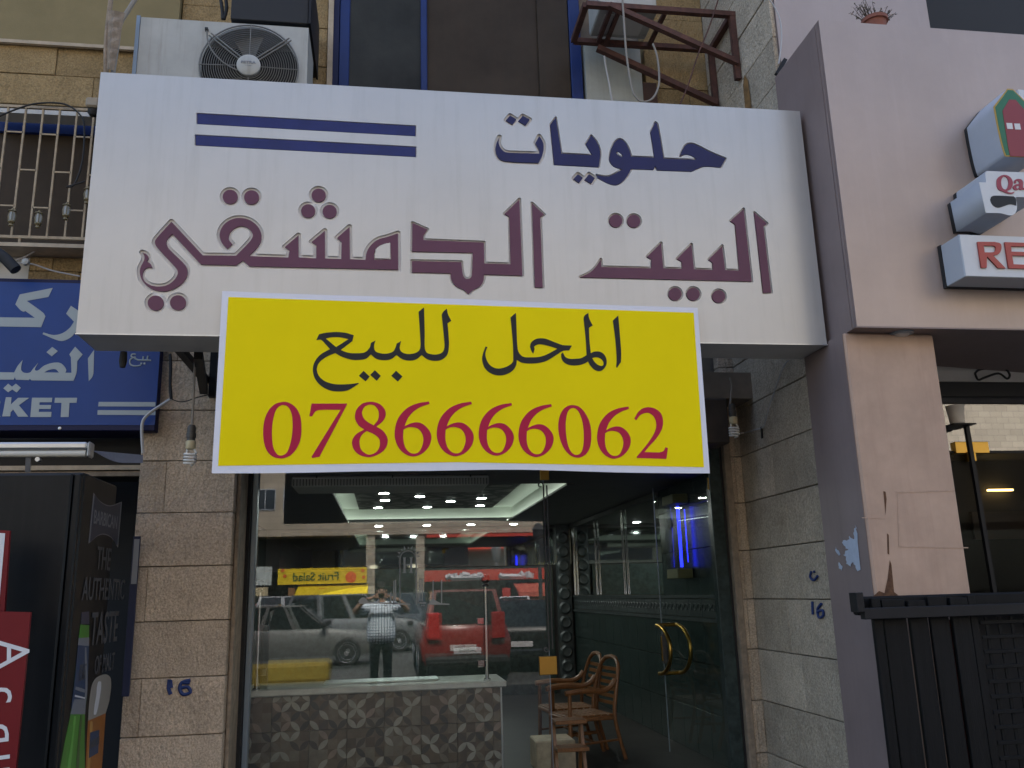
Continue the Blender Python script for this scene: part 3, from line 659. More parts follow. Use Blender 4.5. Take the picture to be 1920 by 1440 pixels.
# neon box signs on the fascia
def boxsign(name, label, front, depthY, mats, cat='sign'):
    t = empty(name, (front[0][0], YF, front[0][1]), label, cat); return t
YE = YF - .30
Lg = lambda t: outline(t, (1730, 140), 3.426)
emb_px = Lg('543,90 455,205 ~480,340 ~520,500 575,622')
ew = [(PX(x, y, Y=YE).x, PX(x, y, Y=YE).z) for x, y in emb_px[:-4]]
ew = [p for p in ew if p[1] >= PX(1898, 321.5, Y=YE).z - .002]
ax_ = ew[0][0] + .02
emo = ew + [(2 * ax_ - x, z) for x, z in ew[::-1]]
emb = empty('emblem_sign', (ax_, YF, ew[-1][1]), 'pointed arch emblem sign, green and red with gold edge, above the white scroll sign', 'sign')
fill('case', [emo], (0, YE, 0), 'front', -.27, -.004, M('lightbox_side', (.40, .43, .48), rough=.45, var=.06), emb)
fill('back_rim', [[(ax_ + (x - ax_) * 1.01, z) for x, z in emo]], (0, YE, 0), 'front', -.298, -.271, m_dark, emb)
m_goldp = M('gold_print', (.42, .27, .05), rough=.45); m_greenp = M('green_print', (.006, .13, .055), rough=.4); m_redp = M('red_print', (.22, .014, .022), rough=.4)
cz = sum(z for x, z in emo) / len(emo)
ins = lambda k: [(ax_ + (x - ax_) * k, cz + (z - cz) * (1 - (1 - k) * .55)) for x, z in emo]
fill('gold_edge', [emo], (0, YE, 0), 'front', -.003, .001, m_goldp, emb)
fill('green_field', [ins(.93)], (0, YE, 0), 'front', .0015, .003, m_greenp, emb)
rd = [(PX(x, y, Y=YE).x, PX(x, y, Y=YE).z) for x, y in Lg('553,162 510,235 ~530,360 ~560,525 612,620')]
rd = [p for p in rd if p[1] >= ew[-1][1]]
fill('red_field', [rd + [(2 * ax_ - x, z) for x, z in rd[::-1]]], (0, YE, 0), 'front', .0035, .005, m_redp, emb)
for t in ('533,313 570,315 576,353 540,352', '583,317 620,318 627,356 590,355'): fill('white_square', on([Lg(t)], YE), (0, YE, 0), 'front', .0055, .007, m_whitep, emb)
# neighbour emblem edge cut by the frame
YSc = YE - .02
scl = empty('scroll_sign', (PX(1850, 350, Y=YSc).x, YF, PX(1850, 350, Y=YSc).z), 'white scroll shaped lightbox sign with crimson lettering that starts with Qa', 'sign')
m_lb = M('lightbox_white', (.56, .58, .60), rough=.4, var=.05)
so_ = Lg('402,632 ~406,622 416,619 760,632 760,790 598,785 ~606,850 ~592,892 ~560,904 ~500,890 405,888 362,692 408,692')
fill('case', on([so_], YSc), (0, YSc, 0), 'front', -.29, -.003, M('lightbox_side2', (.40, .43, .47), rough=.45, var=.06), scl)
fill('back_rim', on([[(x - 1, y + 1) for x, y in so_]], YSc), (0, YSc, 0), 'front', -.318, -.291, m_dark, scl)
fill('face', on([so_], YSc), (0, YSc, 0), 'front', -.002, .001, m_lb, scl)
fill('dark_curl_print', on([Lg('432,805 ~440,785 ~465,778 583,783 ~598,800 600,842 ~560,834 ~520,846 ~480,856 ~447,838')], YSc), (0, YSc, 0), 'front', .0015, .003, m_black, scl)  # dark cut of the scroll's curl, printed black on the face
m_crim2 = M('crimson_letter', (.27, .02, .045), rough=.4)
fill('letter', on([Lg('~472,700 ~480,665 ~520,646 ~560,662 ~576,700 ~562,738 ~540,750 ~562,759 588,754 ~575,767 ~545,766 ~512,753 ~482,737'), Lg(S('500,695 506,668 522,656 540,668 548,700 540,730 526,740 508,728'))], YSc), (0, YSc, 0), 'front', .0015, .006, m_crim2, scl)
fill('letter', on([Lg('585,700 ~586,682 ~605,672 ~630,676 ~640,690 641,728 650,730 650,741 622,743 617,735 ~602,744 ~582,738 ~577,722 ~592,708 616,704 616,692 ~608,684 ~598,688 598,700'), Lg('617,714 ~602,718 ~598,728 ~606,734 617,726')], YSc), (0, YSc, 0), 'front', .0015, .006, m_crim2, scl)
fill('letter', on([Lg('~690,683 ~672,674 ~654,682 ~655,700 ~672,712 ~678,722 ~668,732 656,722 652,740 ~672,745 ~694,734 ~692,712 ~676,700 ~672,690 ~680,686 688,694')], YSc), (0, YSc, 0), 'front', .0015, .006, m_crim2, scl)
b = MB(); q = PX(1916, 205, Y=YE + .1); b.box((q.x, YE + .1, q.z - .17), (q.x + .5, YF - .002, q.z + .15)); bx = b.build('lightbox_letter', m_lb); tag(bx, 'white lightbox letter cut off by the right edge, beside the emblem', 'sign')
YR2 = YF - .22
res = empty('lightbox_sign', (PX(1800, 515, Y=YR2).x, YF, PX(1800, 515, Y=YR2).z), 'white rectangular lightbox sign with red capitals RE, lowest on the pink fascia', 'sign')
rx0 = (PX(1799.5, 439, Y=YR2).x + PX(1809, 518, Y=YR2).x) / 2; rz1 = PX(1799.5, 439, Y=YR2).z; rz0 = PX(1809, 518, Y=YR2).z
MB().box((rx0, YR2 + .003, rz0), (rx0 + 1.6, YF - .03, rz1), .004).build('case', M('lightbox_side3', (.40, .43, .47), rough=.45), res)
MB().box((rx0 - .004, YF - .03, rz0 - .005), (rx0 + 1.6, YF - .001, rz1 + .005)).build('back_rim', m_dark, res)
MB().box((rx0 + .004, YR2, rz0 + .004), (rx0 + 1.596, YR2 + .002, rz1 - .004)).build('face', m_lb, res)
m_redl = M('red_letter', (.36, .045, .03), rough=.4)
fill('letter', on([Lg('345,1078 455,1079 ~492,1090 ~498,1120 ~482,1155 445,1166 526,1248 478,1246 405,1170 404,1244 370,1244'), Lg('384,1102 445,1102 ~462,1112 ~458,1138 ~445,1145 391,1146')], YR2), (0, YR2, 0), 'front', .001, .012, m_redl, res)
fill('letter', on([Lg('519,1080 665,1085 667,1108 560,1106 563,1141 665,1144 665,1168 567,1165 576,1222 680,1226 680,1251 545,1247')], YR2), (0, YR2, 0), 'front', .001, .012, m_redl, res)
# flower pot on the fascia
q = PX(1640, 42, Y=5.2)
pot = empty('flower_pot', (q.x, 5.2, zf1), 'terracotta pot with dry twigs standing on top of the pink fascia', 'flower pot')
pr = .085
pz = PX(1640, 38, Y=5.2).z
MB().lathe([(pr * .7, 0), (pr * .95, pz - zf1 - .03), (pr * 1.12, pz - zf1 - .028), (pr * 1.12, pz - zf1), (pr, pz - zf1), (pr * .9, pz - zf1 - .02)], (q.x, 5.2, zf1 + .002), n=24).build('pot', M('terracotta', (.20, .07, .045), rough=.8, var=.15), pot)
b = MB(); lf = MB()
for k in range(40):
    a = random.uniform(-1, 1); h = random.uniform(.09, .19) * (1.15 - .4 * abs(a)); p0 = Vector((q.x + a * .05, 5.2 + random.uniform(-.04, .04), pz - .02)); p1 = p0 + Vector((a * .13, random.uniform(-.03, .03), h))
    b.tube([p0, (p0 + p1) / 2 + Vector((a * .02, 0, .01)), p1], .0022, 4)
    for j in range(7):
        c = p0.lerp(p1, random.uniform(.45, 1.05)); r = random.uniform(.007, .014); d = Vector((random.uniform(-1, 1), random.uniform(-1, 1), random.uniform(-1, 1))).normalized(); e = d.orthogonal().normalized()
        lf.add([c, c + d * r + e * r * .6, c + d * r * 2, c + d * r - e * r * .6], [(0, 1, 2, 3)])
m_twig = M('dry_twig', (.05, .032, .018), rough=.9)
b.build('twigs', m_twig, pot); lf.build('dry_leaves', M('dry_leaf', (.06, .045, .022), rough=.9), pot)['kind'] = 'stuff'

# ---------------------------------------------------------------- black fence in front of the restaurant
YQ = 4.72
fn = empty('fence', (3.6, YQ, 0), 'black fence of upright planks and lattice under a steel rail before the pink column', 'fence')
zr1 = PX(1760, 1136, Y=YQ).z; zr0 = PX(1760, 1157, Y=YQ).z; xq0 = PX(1605, 1130, Y=YQ).x
MB().box((xq0 + .045, YQ, zr0), (7, YQ + .05, zr1), .003).build('rail', m_blacksteel, fn)
MB().box((xq0, YQ - .012, PX(1610, 1148, Y=YQ).z), (xq0 + .043, YQ + .07, PX(1610, 1111, Y=YQ).z), .003).build('end_plate', m_blacksteel, fn)
m_plank = M('black_plank', (.006, .006, .0065), rough=.6, spec=.18, var=.35, vs=5, stretch=(6, 6, .6), bump=.25, bs=25)
def lx(x, y=1200): return PX(x, y, Y=YQ + .07).x
pl = [(1640, 1657), (1660, 1703), (1709, 1742), (1748, 1783), (1789, 1822)]
ztop = PX(1760, 1118, Y=YQ + .07).z
for i, (a, c) in enumerate(pl):
    MB().box((lx(a), YQ + .055 + .004 * (i % 2), .14), (lx(c), YQ + .085, ztop - .01 * (i % 3)), .003).build('plank', m_plank, fn)
MB().box((lx(1824), YQ + .06, .14), (lx(1838), YQ + .1, ztop), .003).build('post', m_plank, fn)
MB().box((lx(1786), YQ + .1, .14), (lx(1826), YQ + .102, zr0 - .02)).build('red_backing', M('dull_red', (.06, .014, .012), rough=.8), fn)
MB().box((xq0 + .06, YQ + .10, zr0 + .02), (7, YQ + .16, ztop + .01), .01).build('top_batten', m_plank, fn)
x0 = lx(1840); k = 0
z = zr0 - .03
while z > .2:
    MB().box((x0, YQ + .055, z - .022), (7, YQ + .066, z), .002).build('lattice_slat', m_plank, fn); z -= .082
x = x0 + .04
while x < 6.0:
    MB().box((x, YQ + .068, .2), (x + .022, YQ + .078, zr0 - .01), .002).build('lattice_upright', m_plank, fn); x += .082
MB().box((x0, YQ + .2, .14), (7, YQ + .21, zr0)).build('shade_sheet', m_dark, fn)  # added near-black sheet, standing in for the shade seen through the lattice gaps

# ---------------------------------------------------------------- air conditioner on the sign
YA = 6.05
ac = empty('air_conditioner', (PX(420, 100, Y=YA).x, YA + .2, sz1), 'large dirty white outdoor air conditioner with round fan grille, above the left of the sign', 'air conditioner')
ax0, ax1 = (PX(262, 60, Y=YA).x), PX(577, 100, Y=YA).x
az1 = PX(420, 42, Y=YA).z; az0 = az1 - .72
fc = PX(468, 130, Y=YA); fr_ = 92 / FPX * YA * .99
e1 = PX(560, 130, Y=YA); fr_ = e1.x - fc.x
fill('front_panel', [[(ax0, az0), (ax1, az0), (ax1, az1), (ax0, az1)], circle(fc.x, fc.z, fr_ * .985, n=48)], (0, YA, 0), 'front', -.012, 0, m_ac, ac)
b = MB(); b.box((ax0, YA + .0125, az0), (ax0 + .012, YA + .46, az1)); b.box((ax1 - .012, YA + .0125, az0), (ax1, YA + .46, az1)); b.box((ax0 + .012, YA + .0125, az1 - .012), (ax1 - .012, YA + .46, az1)); b.box((ax0 + .012, YA + .0125, az0), (ax1 - .012, YA + .46, az0 + .012)); b.build('casing', m_ac, ac)
b = MB(); b.box((ax0 + .02, YA + .3, az0 + .02), (ax1 - .02, YA + .31, az1 - .02)); b.build('coil', m_dark, ac)
b = MB(); b.box((ax0 - .03, YA - .004, az0), (ax0 - .003, YA + .1, az1 + .01)); b.build('corner_post', m_bluealu, ac)
b = MB()
for k in range(17):
    r = fr_ * (.24 + .76 * k / 16)
    b.tube([(fc.x + r * math.cos(t * math.pi / 24), YA - .025 - .018 * (1 - (k / 16) ** 2), fc.z + r * math.sin(t * math.pi / 24)) for t in range(48)], .0028 if k < 16 else .007, 5, closed=True)
for a in (0, 90, 180, 270):
    c, s = math.cos(R(a)), math.sin(R(a)); b.tube([(fc.x + .1 * fr_ * c, YA - .046, fc.z + .1 * fr_ * s), (fc.x + fr_ * c, YA - .03, fc.z + fr_ * s)], .004, 5)
b.build('fan_grille', m_wire, ac)
for a in (41, 139):
    for o in (-.012, .012):
        c, s = math.cos(R(a)), math.sin(R(a)); n_ = Vector((-s, 0, c)) * o
        MB().tube([Vector((fc.x + .2 * fr_ * c, YA - .055, fc.z + .2 * fr_ * s)) + n_, Vector((fc.x + 1.08 * fr_ * c, YA - .035, fc.z + 1.08 * fr_ * s)) + n_], .006, 6).build('motor_bracket', m_wire, ac)
hub = MB().lathe([(.0, .03), (fr_ * .2, .03), (fr_ * .24, .02), (fr_ * .24, -.01)], (fc.x, YA - .04, fc.z), (0, -1, 0), 28).build('hub', m_ac, ac)
MB().lathe([(fr_ * .225, 0), (fr_ * .255, .004), (fr_ * .255, -.01)], (fc.x, YA - .0505, fc.z), (0, -1, 0), 28)
text('lettering', 'PETRA', .030, (fc.x, YA - .0705, fc.z + .012), 'front', m_greyp, ac, sx=1.25, bold=.0006)
text('lettering', '• • —', .022, (fc.x, YA - .0705, fc.z - .014), 'front', m_greyp, ac)
b = MB()
for a in (95, 215, 335):
    pts = []
    for i in range(5):
        for j in range(4):
            r = fr_ * (.2 + .72 * i / 4); t = R(a + (j / 3 - .5) * (26 + 14 * i / 4)); pts.append((fc.x + r * math.cos(t), YA + .06 + .05 * j / 3, fc.z + r * math.sin(t)))
    b.add(pts, [(i * 4 + j, i * 4 + j + 1, i * 4 + j + 5, i * 4 + j + 4) for i in range(4) for j in range(3)], True)
b.build('fan_blades', M('grey_fan_plastic', (.13, .13, .12), rough=.5, var=.2), ac)
MB().tube(spline([PX(x, y, Y=YA - .06) for x, y in ((388, 58), (390, 78), (400, 98), (420, 118), (445, 132))], 4), .006, 6).build('motor_cable', m_wire, ac)
MB().box((PX(388, 58, Y=YA).x - .01, YA - .03, PX(388, 58, Y=YA).z - .008), (PX(388, 58, Y=YA).x + .012, YA - .001, PX(388, 58, Y=YA).z + .012)).build('cable_clip', m_dark, ac)
b = MB(); b.box((ax0 + .05, YA + .02, az0 - .06), (ax1 - .05, YW, az0 - .02)); b.build('support_frame', m_rust, ac)
# dark hood above it
hd = MB(); q0, q1 = PX(432, 35, Y=6.1), PX(578, 44, Y=6.1)
hd.box((q0.x, 6.1, q0.z + .0), (q1.x, 6.85, q0.z + .5), .005); h_ = hd.build('casing', m_dark)
hood = empty('window_unit', (q0.x, 6.5, q0.z), 'dark boxed window unit hanging over the large air conditioner', 'air conditioner'); h_.data.transform(Matrix.Translation(-hood.location)); h_.parent = hood
b = MB()
for k in range(9): b.box((q0.x + .02, 6.14 + k * .075, q0.z - .008), (q1.x - .02, 6.17 + k * .075, q0.z - .001))
b.build('louvre', m_blacksteel, hood)
b = MB(); b.box((q1.x + .002, 6.08, q0.z - .01), (q1.x + .02, 6.85, q0.z + .5)); b.build('side_angle', m_blacksteel, hood)
# lagged pipes left of the air conditioner
pp = empty('pipe_bundle', (PX(215, 60, Y=5.9).x, 5.9, 4.9), 'tape wrapped cooling pipes rising beside the air conditioner, behind the sign corner', 'pipes')
def tb(pts, r, Y, n=8, k=4): return MB().tube(spline([PX(x, y, Y=Y) for x, y in pts], k), r, n)
tb(((199, 150), (199, 90), (203, 40), (209, -10)), .018, 5.9).build('pipe', m_worn, pp)
tb(((210, 150), (219, 90), (226, 45), (240, 20), (262, -15)), .017, 5.92).build('pipe', m_cable, pp)
b = MB(); ring = []
for i in range(12):
    t = i / 11; y = 128 - 108 * t; xl = 201 + 1.5 * t; xr = 214 + 20 * t
    p, q = PX(xl, y, Y=5.87), PX(xr, y + 4, Y=5.87); wv = .012 * (i % 2)
    ring += [(p.x, 5.87, p.z), ((p.x + q.x) / 2, 5.84 - wv, (p.z + q.z) / 2 - .02), (q.x, 5.87, q.z)]
b.add(ring, [(i * 3 + j, i * 3 + j + 1, i * 3 + j + 4, i * 3 + j + 3) for i in range(11) for j in range(2)]); b.build('wrapping', m_worn, pp)
tb(((412, -10), (416, 12), (418, 36)), .014, 6.3).build('hose', m_rubber, pp); tb(((422, -10), (425, 15), (420, 36)), .014, 6.3).build('hose', m_rubber, pp)

# ---------------------------------------------------------------- rusty bracket frame at the right of the window
zsf = PX(1375, 22, X=XS - .01).z
fr0 = PX(1375, 22, X=XS - .01); bk0 = PX(1337, 100, X=XS - .01)
fz = (fr0.z + bk0.z) / 2; yf, yb_ = fr0.y, min(bk0.y, YW - .04)
def onz(x, y): return PX(x, y, Z=fz)
rfm = empty('bracket_frame', (2.4, yf, fz), 'rusty angle iron frame with diagonal braces carrying a small unit, right of the upper window', 'frame')
xlf = PX(1098, 2, Y=yf).x; xlb = PX(1076, 86, Y=yb_).x
def bar(a, c, w=.05, nm='angle_iron'): MB().bar(a, c, w, w * .9).build(nm, m_rust, rfm)
bar((xlf, yf, fz), (XS, yf, fz)); bar((xlb, yb_, fz), (XS, yb_, fz)); bar((xlf, yf, fz + .001), (xlb, yb_, fz + .001)); bar((XS - .03, yf, fz), (XS - .03, yb_, fz))
p1 = PX(1390, 140, X=XS - .03); p2 = PX(1346, 200, X=XS - .03)
bar((XS - .03, yf, fz), (XS - .03, yf, p1.z)); bar((XS - .03, yb_, fz), (XS - .03, yb_, p2.z))
bar(PX(1142, 10, Y=yf - .03), (XS - .03, yf - .03, PX(1385, 122, Y=yf).z)); bar(PX(1120, 90, Y=yb_ - .03), (XS - .03, yb_ - .03, PX(1346, 198, Y=yb_).z), .055)
for x in (1120, 1135, 1215):
    q0 = PX(x, 75, Y=yb_); bar((q0.x, yf + .02, fz - .012), (q0.x, yb_ - .02, fz - .012), .035, 'shelf_bar')
b = MB(); q0, q1 = PX(1108, 60, Y=yb_ - .1), PX(1212, 60, Y=yb_ - .1); b.box((q0.x, yf + .08, fz + .03), (q1.x, yb_ - .04, fz + .55), .01)
un = empty('condenser_unit', (q0.x, yf + .3, fz), 'small whitish condenser unit sitting on the rusty bracket frame', 'air conditioner'); b.build('casing', m_ac, un)
MB().box((q0.x + .06, yf + .14, fz + .021), (q1.x - .08, yb_ - .1, fz + .029)).build('base_tray', m_under, un)
# pale boarded panel below the frame
pn = MB(); q0, q1 = PX(1097, 150, Y=YW), PX(1202, 150, Y=YW)
pn.box((q0.x, YW - .03, 3.7), (q1.x, YW + .05, PX(1150, 88, Y=YW).z)); po = pn.build('board', M('pale_board', (.35, .36, .32), rough=.5, var=.15, vs=3, streak=.5, streakcol=(.2, .19, .15))); po['label'] = 'pale board'; po.parent = apt; po.data.transform(Matrix.Translation(-apt.location)); del po['label']
MB().box((q1.x + .005, YW - .02, 3.7), (q1.x + .14, YW + .05, 6.2)).build('brown_post', M('brown_board', (.07, .035, .025), rough=.8, var=.3), apt)
def cable(name, label, pts, r, mat, Y=None, X=None, group=None):
    b = MB(); b.tube(spline([PX(x, y, Y=Y, X=X) if (Y or X) else Vector((x, y, 0)) for x, y in pts], 5), r, 6); return tag(b.build(name, mat), label, 'cable', group)
cable('cable', 'beige cable looping down past the rusty bracket frame', [(1167, -5), (1170, 40), (1174, 95), (1180, 140), (1188, 175), (1202, 190), (1222, 186), (1234, 165), (1236, 140), (1232, 105), (1224, 82)], .009, m_cable, Y=yf - .06)
cable('cable', 'pale cord hanging in front of the pale board beside the blue window', [(1133, 105), (1136, 125), (1142, 155), (1148, 192)], .008, m_cablew, Y=6.6)
cable('cable', 'dark diagonal cable crossing the rusty bracket frame', [(1348, -5), (1330, 50), (1308, 105), (1290, 160), (1273, 200)], .006, m_rust, Y=yf - .1)
cable('cable', 'thin pale cable hanging along the pink pier above the fascia', [(1440, -5), (1456, 20), (1464, 45), (1465, 80), (1460, 120)], .005, m_cablew, Y=5.55)
# rust stain under the frame foot
q = [PX(x, y, X=XS - .008) for x, y in ((1396, 140), (1402, 150), (1410, 210), (1398, 212), (1393, 160))]
b = MB(); b.add(q, [tuple(range(len(q)))]); b.build('rust_stain', M('rust_stain_orange', (.22, .12, .04), rough=.9, var=.4, vs=20), sidew)

# ---------------------------------------------------------------- sign brackets, bulbs, wires
br = empty('sign_bracket', (PX(400, 745, Y=YP - .05).x, YP, 2.9), 'dark steel bracket with diagonal brace under the left of the sign, on the stone pillar', 'bracket')
xb_ = PX(398, 745, Y=YP - .03).x
MB().bar((xb_, YP - .03, PX(400, 745, Y=YP - .03).z), (xb_, YP - .03, sz0 + .4), .05, .05).build('post', m_blacksteel, br)
a0 = PX(322, 660, Y=YS + .28); MB().bar((a0.x + .14, YS + .38, sz0 - .02), (xb_ - .055, YP - .06, PX(400, 740, Y=YP - .03).z + .02), .055, .05).build('brace', m_blacksteel, br)
MB().bar((xb_ - .06, YS + .38, sz0 + .03), (xb_ - .06, YP - .003, sz0 + .03), .05, .05).build('arm', m_blacksteel, br)
def cfl(name, label, top, holder_px, Y, group, scale=1.0):
    """spiral energy saving lamp on a cord; holder_px = picture point of the lampholder's middle"""
    h = PX(*holder_px, Y=Y); t = empty(name, h, label, 'light bulb', group)
    u = h
    ctop = [PX(x, y, Y=Y) for x, y in top]
    s_ = scale
    MB().lathe([(.012, .055), (.022, .05), (.028, .03), (.026, .0), (.03, -.002), (.03, -.03), (.026, -.032), (.026, -.05)], u, n=18).build('lampholder', m_lampholder, t)
    MB().lathe([(.025, -.05), (.031, -.056), (.031, -.1), (.026, -.106), (.02, -.108)], u, n=18).build('base', m_bulbbase, t)
    sp = []
    for i in range(73):
        a = i / 72 * 2 * math.pi * 4.2; z = -.128 - .082 * i / 72
        rr = .036 if i < 60 else .036 - .02 * (i - 60) / 12
        sp.append(u + Vector((rr * math.cos(a), rr * math.sin(a), z)))
    MB().tube([u + Vector((.02, 0, -.104))] + sp, .0068, 8).tube([u + Vector((-.02, 0, -.104)), u + Vector((-.022, .005, -.14))], .0068, 8).build('spiral_tube', m_bulb, t)
    MB().tube(spline(ctop, 4) if len(ctop) > 2 else ctop, .008, 6).build('cord', m_cable, t)
    return t
cfl('spiral_bulb', 'spiral light bulb hanging on a cord before the stone pillar, left of the banner', [(370, 664), (366, 680), (363, 740), (360, 801)], (359, 812), 5.75, 'spiral bulbs under the sign')
cfl('spiral_bulb', 'spiral light bulb hanging at the corner of the recess, right of the banner', [(1368, 708), (1372, 722), (1371, 740), (1369, 758)], (1373, 770), 6.3, 'spiral bulbs under the sign')
cable('cable', 'black taped cable hanging from the sign over the stone pillar', [(319, 664), (320, 690), (319, 720), (321, 748)], .011, m_rubber, Y=6.2)
cable('cable', 'pale cable curving from the stone pillar to the blue market sign', [(321, 748), (305, 758), (280, 775), (268, 790), (266, 812), (268, 850)], .011, m_cablew, Y=6.3)
cable('cable', 'thin twisted wire along the stone pillar to the bracket', [(321, 748), (335, 753), (350, 752), (370, 745), (392, 740)], .004, m_rubber, Y=6.38)
cable('cable', 'pale cable draped down the stone side wall under the sign', [(1478, 676), (1468, 690), (1455, 725), (1440, 770), (1431, 800), (1415, 806), (1395, 812)], .006, m_cablew, X=XS - .02)
cable('cable', 'thin cable sagging from the door frame to the side wall bulb', [(1330, 790), (1350, 802), (1368, 812), (1395, 812)], .006, m_cable, Y=6.6)
b = MB(); b.bar(PX(1428, 800, X=XS - .02), PX(1429, 822, X=XS - .02), .014, .014); tag(b.build('wire_end', m_rubber), 'black taped wire end on the stone side wall, under the draped cable', 'cable')
b = MB(); b.lathe([(.02, 0), (.024, -.06), (.016, -.1), (.004, -.1)], PX(232, 660, Y=5.5), n=12); tag(b.build('sign_drain_stub', m_rubber), 'small dark stub hanging from the sign bottom before the blue market sign', 'stub')

# ---------------------------------------------------------------- left neighbour: market
YM = 6.35
mk = empty('market_sign', (PX(120, 800, Y=YM).x, YM, PX(120, 800, Y=YM).z), 'blue market sign with white Arabic words, English letters KET and two bars', 'sign')
mx0, mx1 = PX(-160, 660, Y=YM).x, PX(300, 660, Y=YM).x; mz0, mz1 = PX(130, 807.5, Y=YM).z, PX(130, 524, Y=YM).z
MB().box((mx0, YM + .003, mz0), (mx1, YM + .3, mz1), .005).build('case', m_signblue_d, mk)
zz0, zz1 = PX(130, 797, Y=YM).z, PX(130, 531, Y=YM).z
MB().box((mx0 + .02, YM - .001, zz0), (mx1, YM + .002, zz1)).build('face', m_signblue, mk)
MB().lathe([(0, .006), (.01, .004), (.012, 0)], PX(112, 803, Y=YM + .002), (0, -1, 0), 12).build('screw', m_alu, mk)
N_ = lambda t: outline(t, (0, 520), 4.8)
def mprt(loops, name='letter'): fill(name, on(loops, YM), (0, YM, 0), 'front', .002, .004, m_film_white, mk)
mprt([N_('475,97 438,178 243,213 ~390,320 410,352 372,450 -220,440 -220,358 315,365 228,303 218,312 ~190,300 140,245 180,155')])
mprt([N_('640,257 ~720,320 ~725,400 ~690,480 ~640,540 ~570,573 ~510,565 385,512 392,497 ~480,520 ~560,505 ~630,455 667,400 597,328')])
mprt([N_('849,652 843,865 ~830,900 800,936 793,730')])
mprt([N_('678,625 745,695 697,755 ~690,860 662,932 285,928 270,915 260,926 145,922 135,900 125,922 -220,922 -220,852 130,857 ~160,800 205,745 ~192,830 ~215,858 ~270,858 ~295,830 345,770 ~322,840 ~400,795 ~480,770 ~550,775 ~597,830 590,860 645,860 640,720 625,695'), N_('400,857 ~440,836 ~500,828 532,858')])
mprt([N_('472,627 522,665 468,712 420,675')], 'letter_dot'); mprt([N_('75,958 110,985 145,958 190,995 152,1037 112,1010 75,1035 32,1000')], 'letter_dot')
mprt([N_('55,1080 105,1080 100,1145 165,1085 265,1085 172,1152 257,1255 165,1255 120,1190 97,1215 95,1252 22,1252')])
mprt([N_('290,1085 472,1085 468,1125 358,1125 356,1150 462,1150 458,1185 353,1185 350,1212 465,1212 462,1258 275,1258')])
mprt([N_('497,1085 695,1085 690,1130 627,1130 620,1258 548,1258 555,1130 492,1130')])
mprt([N_('-140,1083 -40,1083 ~0,1110 ~-5,1150 -40,1175 6,1254 -62,1254 -95,1190 -100,1252 -165,1252')])
mprt([N_('890,1122 1400,1124 1400,1164 885,1162')], 'bar'); mprt([N_('880,1196 1400,1198 1400,1241 878,1238')], 'bar')
b = MB()
for pl in ([(1222, 692), (1190, 692), (1182, 708), (1200, 722), (1222, 716)], [(1200, 722), (1172, 740), (1170, 775), (1195, 795), (1235, 797), (1270, 790)], [(1205, 722), (1240, 743), (1280, 745), (1360, 748)], [(1285, 745), (1292, 712)], [(1325, 745), (1332, 706)]):
    pts = [PX(x / 4.8, 520 + y / 4.8, Y=YM - .002) for x, y in pl]; b.tube(spline(pts, 3), .0062, 5)
for x in (1272, 1300): b.lathe([(.009, .003), (.009, 0)], PX(x / 4.8, 520 + 776 / 4.8, Y=YM - .002), (0, -1, 0), 4)
b.build('small_word', m_film_white, mk)
# strip light under it
tl = empty('strip_light', (PX(80, 845, Y=5.7).x, 5.7, PX(80, 845, Y=5.7).z), 'aluminium strip light on a clamp below the blue market sign', 'lamp')
p0, p1 = PX(-60, 846, Y=5.7), PX(173, 842, Y=5.7); zz = (p0.z + p1.z) / 2
MB().box((p0.x, 5.66, zz - .002), (p1.x - .02, 5.74, zz + .045), .012).build('housing', m_alu, tl)
MB().tube([(p0.x, 5.69, zz - .025), (p1.x - .03, 5.69, zz - .025)], .022, 14).build('diffuser', M('lamp_diffuser', (.55, .54, .48), rough=.4), tl)
MB().box((p1.x - .019, 5.655, zz - .05), (p1.x, 5.745, zz + .048), .01).build('end_cap', m_alu, tl)
q = PX(53, 860, Y=5.7); MB().bar((q.x, 5.7, zz - .045), (q.x - .01, 5.74, zz - .13), .028, .02).build('clamp', m_alu, tl); MB().lathe([(.014, -.02), (.014, .02)], (q.x + .06, 5.7, zz - .06), (0, 1, 0), 12).build('clamp_knob', m_alu, tl)
# shopfront darkness, shutter box and the cloth
ms = empty('market_shopfront', (-3, 7.0, 0), 'dark open market shopfront with a cream rail, under the blue market sign', 'shopfront')
xp = x0 = (PX(262, 860, Y=YP).x + PX(224, 1400, Y=YP).x) / 2
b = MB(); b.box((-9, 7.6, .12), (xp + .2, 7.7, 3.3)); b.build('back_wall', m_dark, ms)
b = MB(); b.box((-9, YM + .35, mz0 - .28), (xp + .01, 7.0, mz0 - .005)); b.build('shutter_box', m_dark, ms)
q = PX(200, 876, Y=6.5)
MB().box((-9, 6.5, q.z - .018), (xp - .004, 6.6, q.z + .014)).build('cream_rail', m_cream, ms)
MB().box((-9, 6.52, q.z - .06), (xp - .004, 6.58, q.z - .026)).build('cream_rail', m_worn, ms)
b = MB(); n = 14; vs = []
for i in range(n + 1):
    t = i / n; x = 176 + 92 * t; yt = 845 + 8 * t; yb2 = 846 + 22 * math.sin(min(1, t * 1.6) * math.pi / 2)
    vs += [PX(x, yt, Y=6.25), PX(x, yb2, Y=6.2)]
b.add(vs, [(i * 2, i * 2 + 2, i * 2 + 3, i * 2 + 1) for i in range(n)]); cl = b.build('awning_cloth', M('grey_cloth', (.10, .10, .115), rough=.85, var=.2)); tag(cl, 'grey rolled awning cloth sagging between strip light and stone pillar', 'cloth')
